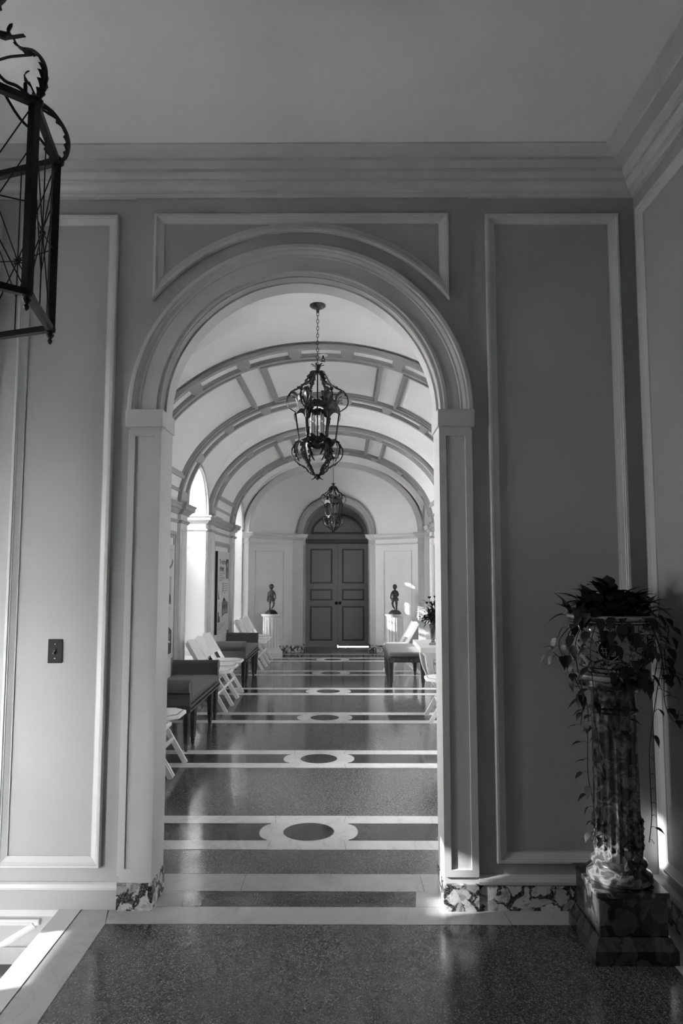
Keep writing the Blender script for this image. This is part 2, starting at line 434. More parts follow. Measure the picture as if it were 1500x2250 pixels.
B().tube([(.02, 3.79, .0005), (.045, 3.86, .0005), (.035, 3.93, .0005), (.06, 4.0, .0005), (.055, 4.08, .0005)], .0012, 4).obj('crack', 'gap', floor2)
OV = [4.36 + 1.645 * i for i in range(6)]
for yc in OV:
    ch = [(.217, -.139), (.245, -.136)] + [(.235 + .068 * math.cos(t), .125 * math.sin(t)) for t in [(-PI / 2 + .15) + (PI - .3) * i / 14 for i in range(15)]] + [(.245, .136), (.217, .139), (.229, .272)]
    right = [(.228, -.272)] + ch
    left = [(-x, y) for x, y in reversed(right)]
    med = [(x, y + yc) for x, y in right + left]
    slab(med, 'marble2', 'marble_medallion', parent=floor2, holes=[[(.157 * math.cos(2 * PI * i / 36), yc + .147 * math.sin(2 * PI * i / 36)) for i in range(36)][::-1]], z=.002)
    slab([(.155 * math.cos(2 * PI * i / 36), yc + .145 * math.sin(2 * PI * i / 36)) for i in range(36)], 'terr_dk', 'oval_inlay', parent=floor2)
    for s in (-1, 1):
        a, b = sorted((s * .231, s * 1.67))
        for e in (-1, 1):
            slab([(s * .2185, yc + e * .140), (s * .2305, yc + e * .271), (s * 1.67, yc + e * .271), (s * 1.67, yc + e * .140)], 'marble2', 'marble_stripe', parent=floor2)
        a, b = sorted((s * .25, s * 1.67))
        slab(rp(a, yc - .138, b, yc + .138), 'terr_dk', 'dark_stripe', z=.0012, parent=floor2)
slab(rp(-1.5, 13.33, 1.5, 13.44), 'marble2', 'marble_stripe', parent=floor2)
slab(rp(-.66, 13.9, .76, 14.6), 'terr_dk', 'dark_inlay', parent=floor2)

# ---- stairs descending to the left
stair = tag(B().box((-1.145, 1.12, -.3), (-1.131, 3.38, -.02)).obj('staircase', 'white'), 'carpeted staircase descending left of the white curb', 'staircase')
for i in range(6):
    x1 = -1.13 - .28 * i; z = -.17 * (i + 1)
    B().box((x1 - .28, 1.12, z - .2), (x1, 3.38, z)).obj('step', 'white', stair)
    t = B(); t.box((x1 - .285, 1.9, z), (x1 - .002, 3.22, z + .014)); t.obj('carpet_runner', 'carpet', stair, bevel=.005, label='dark carpet runner')
B().box((-3.2, 1.1, -1.3), (-2.8, 3.4, -1.19)).obj('floor_landing', 'marble', kind='structure')
B().sweep([(-1.23, -.045), (-3.1, -.045)], [(0, 0), (0, .018), (.012, .02), (.02, .012), (.03, .012), (.03, 0)], FW, False, 1).obj('stair_moulding', 'trim', wall_front)
B().sweep([(-1.26, -.06), (-3.0, -1.115)], [(0, 0), (0, .018), (.012, .02), (.02, .012), (.03, .012), (.03, 0)], FW, False, 1).obj('stair_moulding', 'trim', wall_front)

# ---- skirtings
base = B().sweep([(XR, -2.5), (XR, WY), (.857, WY)], [(0, 0), (.022, 0), (.022, .115), (0, .115)], XY).obj('baseboard_right', 'brec', kind='structure')
B().sweep([(XR, -2.5), (XR, WY), (.857, WY)], [(0, .115), (.020, .115), (.03, .122), (.032, .135), (.026, .148), (.012, .155), (0, .158)], XY).obj('skirting_cap', 'trim', base)
bl = B().sweep([(-.857, WY), (-3.2, WY)], [(0, 0), (.02, 0), (.02, .088), (0, .088)], XY).obj('baseboard_left', 'wall', kind='structure')
B().sweep([(-.857, WY), (-3.2, WY)], [(0, .088), (.018, .088), (.022, .10), (.018, .115), (.008, .122), (0, .122)], XY).obj('skirting_cap', 'trim', bl)
B().sweep([(-1.13, WY), (-3.2, WY)], [(0, -.03), (.018, -.03), (.018, 0), (0, 0)], XY).obj('skirting_foot', 'trim', bl)

# ---- arch jambs, imposts, archivolt
arch = B().sweep([(p[0], p[1]) for p in arc(0, 2.405, .868, PI, 0, 56)],
                 [(0, 0), (0, .036), (.006, .042), (.022, .042), (.03, .034), (.036, .034), (.05, .022), (.06, .022), (.064, .018), (.125, .016), (.128, .026), (.142, .026), (.148, .018), (.163, .018), (.163, 0)],
                 FW, False, -1).obj('trim_2', 'trim', kind='structure', smooth=True)
B().sweep([(p[0], p[1]) for p in arc(0, 2.405, .705, PI, 0, 56)], [(0, -.05), (.012, -.05), (.012, -.17), (0, -.17)], FW, False, -1).obj('soffit_band', 'trim', arch, smooth=True)
for s, nm in ((-1, 'trim_3'), (1, 'trim_4')):
    def sx(a, b): return tuple(sorted((s * a, s * b)))
    a, b = sx(.695, .855)
    j = B().prism(rectpoly(a, .12, b, 2.33), -.19, .022, FW)
    jo = j.obj(nm, 'trim', kind='structure')
    a2, b2 = sx(.728, .826)
    B().sweep(rect(a, .12, b, 2.33) if 0 else rect(a2, .19, b2, 2.275), [(-.033, .022), (-.033, .030), (0, .030), (.002, .022)], FW, True).obj('jamb_panel_frame', 'trim', jo)
    a, b = sx(.687, .872)
    B().prism(rectpoly(a, 2.322, b, 2.408), -.02, .045, FW).obj('impost_block', 'trim', jo, bevel=.003)
    a, b = sx(.687, .855)
    B().prism(rectpoly(a, 2.322, b, 2.408), -.2, -.02, FW).obj('impost_return', 'trim', jo)
    a, b = sx(.69, .86)
    B().prism(rectpoly(a, 0, b, .125), -.195, .032, FW).obj('plinth_block', 'brec', jo, bevel=.003)

# =================================================================== CORRIDOR
RH, RB, SP = 1.68, 1.28, 2.35
RIB = [(4.11, 4.45), (6.07, 6.41), (7.88, 8.22), (9.66, 10.0), (11.47, 11.81)]
GRO = [(4.45, 6.07), (8.22, 9.66), (11.81, 12.93)]
BAR = [(6.41, 7.88), (10.0, 11.47)]
WINC = [(5.26, .6), (8.94, .6), (12.36, .53)]
YE = 13.0
def ell_table(a, b, n=400):
    T = [(0, 0.0)]; p = (0, b)
    for i in range(1, n + 1):
        t = PI / 2 * i / n; q = (a * math.sin(t), b * math.cos(t)); T.append((t, T[-1][1] + math.hypot(q[0] - p[0], q[1] - p[1]))); p = q
    return T
ET = ell_table(RH, RB)
def tfor(s):
    sg = 1 if s >= 0 else -1; s = abs(s)
    for i in range(1, len(ET)):
        if ET[i][1] >= s:
            a, b = ET[i - 1], ET[i]; return sg * (a[0] + (b[0] - a[0]) * (s - a[1]) / (b[1] - a[1]))
    return sg * PI / 2
SMAX = ET[-1][1]
def ept(t, off):   # point on soffit ellipse moved outwards (up) by off
    x = RH * math.sin(t); z = RB * math.cos(t); nx = math.sin(t) / RH; nz = math.cos(t) / RB; l = math.hypot(nx, nz)
    return x + nx / l * off, SP + z + nz / l * off
def eslab(bd, s0, s1, y0, y1, o0, o1):
    n = max(2, int(abs(s1 - s0) / .06)); vs = []; fs = []
    for i in range(n + 1):
        t = tfor(s0 + (s1 - s0) * i / n)
        for o_, y in ((o0, y0), (o0, y1), (o1, y1), (o1, y0)):
            x, z = ept(t, o_); vs.append((x, y, z))
    for i in range(n):
        for k in range(4): k2 = (k + 1) % 4; fs.append((i * 4 + k, i * 4 + k2, i * 4 + 4 + k2, i * 4 + 4 + k))
    fs += [(0, 1, 2, 3), tuple(n * 4 + k for k in (3, 2, 1, 0))]
    bd.add(vs, fs)
vault = B()
for y0, y1 in BAR:
    n = 64; vs = []; fs = []
    for i in range(n + 1):
        x, z = ept(-PI / 2 + PI * i / n, .045)
        vs += [(x, y0 - .02, z), (x, y1 + .02, z)]
    for i in range(n): fs.append((2 * i, 2 * i + 1, 2 * i + 3, 2 * i + 2))
    vault.add(vs, fs)
vo = vault.obj('ceiling_vault', 'vault', kind='structure', smooth=True)
gv = B()
for y0, y1 in GRO:
    nx, ny = 180, 90; vs = []; fs = []; cy = (y0 + y1) / 2; h = (y1 - y0) / 2 + .001
    for i in range(nx + 1):
        for j in range(ny + 1):
            x = -1.74 * math.cos(PI * i / nx); y = y0 + (y1 - y0) * j / ny
            zm = SP + 1.34 * math.sqrt(max(0, 1 - (x / 1.745) ** 2))
            cr = 3.69 - .64 * (abs(x) / 1.745) ** 2.7
            zc = SP + (cr - SP) * math.sqrt(max(0, 1 - ((y - cy) / h) ** 2))
            vs.append((x, y, max(zm, zc)))
    for i in range(nx):
        for j in range(ny): a = i * (ny + 1) + j; fs.append((a, a + 1, a + ny + 2, a + ny + 1))
    gv.add(vs, fs)
go = gv.obj('groin_vault', 'vault', vo, smooth=True); go.data.set_sharp_from_angle(angle=math.radians(5))
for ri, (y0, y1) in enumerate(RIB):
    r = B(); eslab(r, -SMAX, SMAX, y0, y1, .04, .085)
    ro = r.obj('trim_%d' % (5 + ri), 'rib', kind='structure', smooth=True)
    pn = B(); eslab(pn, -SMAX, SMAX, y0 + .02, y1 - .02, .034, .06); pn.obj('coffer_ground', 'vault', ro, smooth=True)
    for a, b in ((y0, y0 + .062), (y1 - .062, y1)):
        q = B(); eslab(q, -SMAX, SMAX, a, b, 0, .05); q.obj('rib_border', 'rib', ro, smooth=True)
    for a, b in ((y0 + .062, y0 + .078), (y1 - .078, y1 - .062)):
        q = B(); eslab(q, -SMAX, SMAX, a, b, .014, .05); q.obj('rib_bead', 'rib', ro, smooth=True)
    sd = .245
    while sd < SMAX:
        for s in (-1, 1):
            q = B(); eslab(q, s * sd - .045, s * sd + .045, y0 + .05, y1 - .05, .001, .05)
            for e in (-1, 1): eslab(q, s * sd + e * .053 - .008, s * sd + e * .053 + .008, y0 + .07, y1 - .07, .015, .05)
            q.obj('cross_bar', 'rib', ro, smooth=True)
        sd += .49
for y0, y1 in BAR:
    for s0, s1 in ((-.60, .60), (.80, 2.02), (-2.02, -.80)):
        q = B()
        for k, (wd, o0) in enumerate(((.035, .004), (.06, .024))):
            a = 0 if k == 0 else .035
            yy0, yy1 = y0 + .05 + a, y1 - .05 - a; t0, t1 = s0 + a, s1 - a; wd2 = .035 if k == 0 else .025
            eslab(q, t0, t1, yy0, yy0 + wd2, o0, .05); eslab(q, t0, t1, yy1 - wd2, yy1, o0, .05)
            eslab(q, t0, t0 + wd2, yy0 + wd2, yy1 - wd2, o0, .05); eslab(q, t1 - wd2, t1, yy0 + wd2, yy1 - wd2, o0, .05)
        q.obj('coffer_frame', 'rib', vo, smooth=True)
B().box((-2.25, WY + .16, 3.86), (1.95, 15.1, 4.0)).obj('ceiling_roof', 'ceil', kind='structure')

# side walls
def sidewall(name, s):
    hs = []
    for c_, r in WINC:
        lo = 0.42 if s < 0 else 0.0
        hs.append(([(c_ - r, lo)] if lo else []) + [])
    F = ((s * 1.72, 0, 0), (0, 1, 0), (0, 0, 1), (s, 0, 0))
    lo = .42 if s < 0 else .13
    holes = [[(c_ - r, lo), (c_ + r, lo)] + arc(c_, 2.38, r, 0, PI, 28) for c_, r in WINC]
    dpt = .45
    return B().prism(rectpoly(3.55, -.1, 13.1, 3.95), 0, dpt if s < 0 else .14, F, holes).obj(name, 'cwall', kind='structure')
wl = sidewall('wall_corridor_left', -1); wr = sidewall('wall_corridor_right', 1)
B().box((1.86, 3.55, -.1), (1.95, 15.1, 3.95)).obj('wall_backing', 'cwall', wr)
# whitewashed window reveals
for c_, r in WINC:
    F = ((-1.725, 0, 0), (0, 1, 0), (0, 0, 1), (-1, 0, 0))
    path = [(c_ - r, .42), (c_ - r, 2.38)] + arc(c_, 2.38, r, PI, 0, 28)[1:] + [(c_ + r, .42)]
    B().sweep(path, [(0, 0), (.006, 0), (.006, .44), (0, .44)], F, False, -1).obj('window_reveal', 'white', wl)
    B().box((-2.17, c_ - r, .40), (-1.66, c_ + r, .44)).obj('window_sill', 'white', wl)
for s, par in ((-1, wl), (1, wr)):
    F = ((s * 1.72, 0, 0), (0, 1, 0), (0, 0, 1), (-s, 0, 0))
    for c_, r in WINC:
        B().sweep(arc(c_, 2.38, r, PI, 0, 32), [(0, 0), (0, .03), (-.03, .035), (-.045, .02), (-.07, .02), (-.07, 0)], F, False, -1).obj('window_archivolt', 'rib', par, smooth=True)
    # pilasters
    for y0, y1 in RIB:
        a, b = sorted((s * 1.68, s * 1.72)); p = B().box((a, y0 + .01, 0), (b, y1 - .01, SP)).obj('pilaster', 'ctrim', par)
        FP = ((s * 1.68, 0, 0), (0, 1, 0), (0, 0, 1), (-s, 0, 0))
        B().sweep(rect(y0 + .055, .28, y1 - .055, 2.08), [(0, 0), (0, .006), (.01, .01), (.018, .002), (.018, 0)], FP, True).obj('pilaster_panel', 'ctrim', p)
    for y0, y1 in BAR:
        B().sweep(rect(y0 + .07, .3, y1 - .08, 2.05), [(0, 0), (0, .02), (.03, .028), (.045, .022), (.05, .012), (.075, .01), (.075, 0)], F, True).obj('panel_moulding', 'rib', par)
        B().sweep([(y0, 2.52), (y1, 2.52)], [(0, 0), (0, .03), (.03, .03), (.045, .015), (.06, .015), (.06, 0)], F).obj('vault_moulding', 'rib', par)
# entablature along the side walls, breaking over pilasters and turning into the windows
CORN = [(0, 2.26), (.02, 2.262), (.024, 2.272), (.03, 2.275), (.05, 2.30), (.055, 2.31), (.075, 2.31), (.078, 2.345), (.09, 2.36), (.09, 2.375), (0, 2.375)]
ASTR = [(0, 2.155), (.012, 2.157), (.022, 2.17), (.026, 2.18), (.026, 2.19), (0, 2.19)]
def entab(path, par, sg):
    B().sweep(path, CORN, XY, False, sg).obj('cornice', 'rib', par)
    B().sweep(path, ASTR, XY, False, sg).obj('astragal', 'rib', par)
for s, par in ((-1, wl), (1, wr)):
    X = s * 1.72; XP = s * 1.68; XI = s * (2.14 if s < 0 else 1.85)
    def seg(y0, ribs, y1, i0=True, i1=True):
        P = ([(XI, y0)] if i0 else []) + [(X, y0)]
        for a, b in ribs:
            if a - P[-1][1] > .02: P += [(X, a)]
            else: P[-1] = (XP, P[-1][1]); P[-1] = (XP, P[-1][1])
            P += [(XP, a), (XP, b), (X, b)]
        P += [(X, y1)] + ([(XI, y1)] if i1 else [])
        out = [P[0]]
        for p in P[1:]:
            if math.hypot(p[0] - out[-1][0], p[1] - out[-1][1]) > .003: out.append(p)
        entab(out, par, -1 if s < 0 else 1)
    w0, w1, w2 = WINC
    seg(3.6, [RIB[0]], w0[0] - w0[1], False, True)
    seg(w0[0] + w0[1], [RIB[1], RIB[2]], w1[0] - w1[1])
    seg(w1[0] + w1[1], [RIB[3], RIB[4]], w2[0] - w2[1])
    # marble base
    B().sweep([(X, 3.62), (X, 13.0)], [(0, 0), (.05, 0), (.05, .13), (0, .14)], XY, False, -1 if s < 0 else 1).obj('marble_base', 'brec', par)
# windows
for i, (c_, r) in enumerate(WINC):
    x = -2.13
    F = ((x, 0, 0), (0, 1, 0), (0, 0, 1), (1, 0, 0))
    o_ = [(c_ - r, .42)] + arc(c_, 2.38, r, PI, 0, 28) + [(c_ + r, .42)]
    i_ = [(c_ - r + .05, .48)] + arc(c_, 2.38, r - .05, PI, 0, 28) + [(c_ + r - .05, .48)]
    wo = B().prism(o_, 0, .05, F, [i_]).obj('window_%d' % (i + 1), 'white', kind='structure')
    for k in (1, 2): y = c_ - r + 2 * r * k / 3; B().box((x, y - .012, .45), (x + .035, y + .012, 2.86)).obj('glazing_bar', 'white', wo)
    for k in range(1, 6): z = .45 + .385 * k; B().box((x, c_ - r, z - .012), (x + .035, c_ + r, z + .012)).obj('glazing_bar', 'white', wo)
    B().prism([(p[0], p[1]) for p in i_], .02, .024, F).obj('pane', 'glass', wo)
    portal((-2.2, c_, 1.7), (0, -PI / 2, 0), 2.55, 2 * r)
# end wall: shallow apse
AR = 1.876; AC = YE - .946
def apse(x): return AC + math.sqrt(AR * AR - x * x)
wend = B(); nx = 60; jt = .82
for sgn in (-1, 1):
    vs = []; fs = []
    for i in range(31):
        x = sgn * (jt + (1.63 - jt) * i / 30)
        vs += [(x, apse(x), -.05), (x, apse(x), 2.37)]
    for i in range(30): fs.append((2 * i, 2 * i + 2, 2 * i + 3, 2 * i + 1))
    wend.add(vs, fs)
# conch above the cornice, with the door arch left open
nu, nv = 120, 60; vs = []; keep = []
DX, DR = .05, .70
for j in range(nv + 1):
    ph = PI / 2 * j / nv
    for i in range(nu + 1):
        th = -1 + 2 * i / nu; x0 = 1.65 * math.sin(th * PI / 2)
        cf = math.cos(ph); cy = max(cf, 0) ** .55
        vs.append((x0 * cf ** .98 if cf > 1e-6 else 0, YE + (apse(min(abs(x0), 1.63)) - YE) * cy, 2.34 + 1.30 * math.sin(ph)))
fs = []
for j in range(nv):
    for i in range(nu):
        a = j * (nu + 1) + i; q = (a, a + 1, a + nu + 2, a + nu + 1)
        cx = sum(vs[t][0] for t in q) / 4; cz = sum(vs[t][2] for t in q) / 4
        if math.hypot(cx - DX, max(cz - 2.33, 0)) < DR: continue
        fs.append(q)
wend.add(vs, fs)
we = wend.obj('wall_end', 'cwall', kind='structure', smooth=True)
r = B(); 
vs = []; fs = []; n = 64
for i in range(n + 1):
    t = -PI / 2 + PI * i / n
    for a_, b_, y in ((1.60, 1.235, 12.92), (1.60, 1.235, 13.03), (1.70, 1.345, 13.03), (1.70, 1.345, 12.92)):
        vs.append((a_ * math.sin(t), y, 2.35 + b_ * math.cos(t)))
for i in range(n):
    for k in range(4): k2 = (k + 1) % 4; fs.append((i * 4 + k, i * 4 + k2, i * 4 + 4 + k2, i * 4 + 4 + k))
r.add(vs, fs).obj('trim_10', 'ctrim', kind='structure', smooth=True)
for s in (-1, 1):
    a, b = sorted((s * 1.60, s * 1.75))
    B().box((a, 12.91, 0), (b, 13.04, 2.35)).obj('pilaster', 'ctrim', we)
    pth = [(s * 1.72, 12.89), (s * 1.60, 12.91), (s * 1.60, 13.03)] + [(s * (1.58 - .76 * i / 14), apse(1.58 - .76 * i / 14)) for i in range(15)] + [(DX + s * .67 - (0 if s > 0 else 0), 13.74), (DX + s * .67, 13.95)]
    sg = -1 if s < 0 else 1
    cor2 = [(d_, z - .035) for d_, z in CORN]; as2 = [(d_, z - .035) for d_, z in ASTR]
    B().sweep(pth, cor2, XY, False, sg).obj('cornice', 'ctrim', we)
    B().sweep(pth, as2, XY, False, sg).obj('astragal', 'ctrim', we)
    B().sweep(pth[3:], [(0, 0), (.03, 0), (.03, .13), (0, .14)], XY, False, sg).obj('marble_base', 'brec', we)
    # curved wall panel moulding
    for z0, z1 in ((.24, .255), (1.985, 2.0)):
        B().sweep([(s * (1.5 - .5 * i / 10), apse(1.5 - .5 * i / 10)) for i in range(11)], [(0, z0), (.012, z0), (.012, z1), (0, z1)], XY, False, sg).obj('panel_moulding', 'ctrim', we)
    for xx in (1.5, 1.0):
        B().box((s * xx - .008, apse(xx) - .014, .24), (s * xx + .008, apse(xx) + .01, 2.0)).obj('panel_moulding', 'ctrim', we)
    # door jamb pier
    x0, x1 = sorted((DX + s * .67, s * .84))
    B().box((x0, 13.735, 0), (x1, 14.75, 2.37)).obj('door_pier', 'ctrim', we)
FD = ((DX, 13.74, 2.33), (1, 0, 0), (0, 0, 1), (0, -1, 0))
B().sweep(arc(0, 0, .79, PI, 0, 44), [(0, -.1), (0, .03), (.02, .04), (.04, .03), (.05, .02), (.10, .02), (.13, .01), (.13, -.1)], FD, False, -1).obj('trim_11', 'rib', kind='structure', smooth=True)
B().sweep(arc(0, 0, .665, PI, 0, 44), [(0, .0), (0, -1.0), (-.15, -1.0), (-.15, 0)], FD, False, -1).obj('door_arch_soffit', 'rib', we, smooth=True)
tym = B().prism([(-.8, -.06)] + arc(0, 0, .8, PI, 0, 40) + [(.8, -.06)], -.99, -.93, FD).obj('door_tympanum', 'door', we)
B().sweep(arc(.01, .06, .575, PI, 0, 40, .45), [(0, -.93), (0, -.915), (.05, -.915), (.05, -.93)], FD, True, -1).obj('tympanum_frame', 'doord', tym)
B().box((DX - .7, 14.60, 2.20), (DX + .7, 14.75, 2.28)).obj('door_transom', 'doord', we)
door = B().box((DX - .74, 14.73, 0.03), (DX + .74, 14.76, 2.2)).obj('door_1', 'doord', kind='structure')
for s, z0 in ((-1, .0), (1, .011)):
    x0, x1 = (DX - .72, DX + .014) if s < 0 else (DX + .020, DX + .72)
    lf = B().box((x0, 14.68, z0), (x1, 14.73, 2.19)).obj('door_leaf', 'door', door)
    pc = (-.285 if s < 0 else .396)
    for za, zb in ((1.337, 2.08), (.978, 1.22), (.129, .861)):
        B().sweep(rect(pc - .237, za, pc + .237, zb), [(0, 0), (0, .006), (.012, .01), (.034, .004), (.034, 0)], ((0, 14.68, 0), (1, 0, 0), (0, 0, 1), (0, -1, 0)), True).obj('panel_moulding', 'doord', lf)
k = B(); k.lathe([(.0, 0), (.03, 0), (.03, .006), (.012, .01), (.012, .03), (.028, .04), (.03, .055), (.02, .068), (0, .07)], 12)
kb = k.obj('door_knob', 'black', door, smooth=True); kb.rotation_euler = (PI / 2, 0, 0); kb.location = (.115, 14.68, .925)
kb = k.obj('door_knob', 'black', door, smooth=True); kb.rotation_euler = (PI / 2, 0, 0); kb.location = (.035, 14.68, .925)
B().box((-2.2, 15.0, .12), (1.95, 15.1, 3.95)).obj('wall_beyond', 'wall', kind='structure')
B().box((-2.25, 13.06, -.1), (-1.72, 15.1, 3.95)).obj('wall_beyond_left', 'wall', kind='structure')
# outdoors
B().box((-30, -25, -1.5), (-3.35, 40, -1.35)).obj('ground', 'ground', kind='structure')
B().box((-3.35, -25, -1.5), (-1.3, 1.0, -1.35)).obj('ground_court', 'ground', kind='structure')
B().box((-30, 3.8, -1.35), (-2.2, 40, -.2)).obj('ground_terrace', 'ground', kind='structure')
B().box((-3.5, 4.0, -.2), (-3.3, 16, 2.36)).obj('sun_blocker_wall', 'ground', kind='structure')  # unseen wall added to block low sun from the corridor windows

RI = random.Random(4); iv = B()  # unseen leaves added as a sun mask, gaps left to form the far patches
for i in range(3800):
    y = RI.uniform(11.35, 12.5); z = RI.uniform(2.28, 3.34); x = -3.4 + RI.gauss(0, .07); a = RI.uniform(0, 6.28)
    if abs(y - 11.78) < .18 and z < 2.68: continue
    if (abs(y - 11.70) < .15 or abs(y - 12.1) < .07) and 2.76 < z < 3.05: continue
    q = Vector((x, y, z)); u = Vector((math.cos(a), math.sin(a), RI.uniform(-.6, .6))) * .055; v = Vector((-math.sin(a), math.cos(a), RI.uniform(-.6, .6))) * .045
    iv.add([q - u, q - v, q + u, q + v], [(0, 1, 2, 3)])
iv.obj('sun_blocker_leaves', 'leaf', bpy.data.objects['sun_blocker_wall'], kind='stuff')
#OBJECTS
# =================================================================== OBJECTS
# ---- folding chairs (local x = forward, y = width)
def make_chair():
    t = thing('folding_chair', 'white', 'chair')
    hw = .198
    for s in (-1, 1):
        y = s * hw
        B().bar((.245, y, 0), (-.225, y, .785), .022, .044).obj('front_leg', 'chair', t, bevel=.004)
        y = s * (hw - .03)
        B().bar((-.26, y, 0), (.16, y, .43), .020, .042).obj('rear_leg', 'chair', t, bevel=.004)
    # seat with rounded front corners
    o_ = [(-.14, -.180), (.185, -.180), (.262, -.115), (.268, -.10), (.268, .10), (.262, .115), (.185, .180), (-.14, .180)]
    st = B().prism(o_, .425, .452, XY).obj('seat', 'chair', t, bevel=.005)
    k = .86
    B().prism([(x * k + .012, y * k) for x, y in o_], .4525, .454, XY).obj('pad_seam', 'gap', st)
    B().prism([(x * k * .98 + .013, y * k * .97) for x, y in o_], .4525, .462, XY).obj('seat_pad', 'pad', st, bevel=.004)
    # back: two curved slats
    def slat(z0, z1, nm):
        b = B(); vs = []; fs = []; n = 10
        for i in range(n + 1):
            y = -.187 + .374 * i / n; bow = -.018 * (1 - (y / .2) ** 2); crown = .022 * (1 - (y / .2) ** 2) if z1 > .7 else 0
            for z, th in ((z0, 0), (z1 + crown, 0), (z1 + crown, .012), (z0, .012)):
                x = .245 - .47 * (z / .785) + bow - th + .012
                vs.append((x, y, z))
        for i in range(n):
            for q in range(4): q2 = (q + 1) % 4; fs.append((i * 4 + q, i * 4 + q2, i * 4 + 4 + q2, i * 4 + 4 + q))
        fs += [(0, 1, 2, 3), tuple(n * 4 + q for q in (3, 2, 1, 0))]
        b.add(vs, fs).obj(nm, 'chair', t)
    slat(.55, .775, 'backrest')
    B().bar((.13, -hw, .19), (.13, hw, .19), .02, .045, (1, 0, -.5)).obj('stretcher', 'chair', t, bevel=.003)
    B().bar((-.17, -hw + .03, .10), (-.17, hw - .03, .10), .02, .04, (1, 0, 0)).obj('stretcher', 'chair', t, bevel=.003)
    for s in (-1, 1):
        q = B(); q.bar((-.02, s * (hw - .012), .44), (.0, s * (hw + .014), .44), .012, .012); q.obj('hinge_pin', 'chrome', t)
    return t
GA, GB, GC, GR = 'folding chairs nearest the arch on the left', 'folding chairs between the two benches', 'folding chairs beyond the far bench', 'folding chairs along the right wall'
ch = make_chair(); X0 = -1.365
ch.location = (X0, 4.78, 0); ch['group'] = GA
ch['label'] = 'white folding chair at the left, nearest the arch, mostly hidden behind the jamb'
ch_specs = [(5.23, GA, 'white folding chair second from the arch at the lower left, seat corner showing'),
    (5.68, GA, 'white folding chair on the left just before the near bench'),
    (8.10, GB, 'white folding chair right behind the near bench arm, nearest of three'),
    (8.55, GB, 'middle white folding chair of three between the two benches'),
    (9.00, GB, 'white folding chair touching the near arm of the far bench'),
    (11.42, GC, 'white folding chair just past the far bench, nearest of three'),
    (11.86, GC, 'middle white folding chair of three past the far bench'),
    (12.32, GC, 'white folding chair beside the left fluted pedestal')]
for y, gname, lab in ch_specs: dup(ch, (X0 + (.03 if y > 11 else 0) + random.uniform(-.01, .01), y, 0), random.uniform(-.03, .03), lab, gname)
dup(ch, (1.36, 7.55, 0), PI, 'white folding chair at the right edge of the arch, nearest on the right', GR)
dup(ch, (1.12, 11.0, 0), PI + .12, 'white folding chair behind the backless bench on the right', GR)

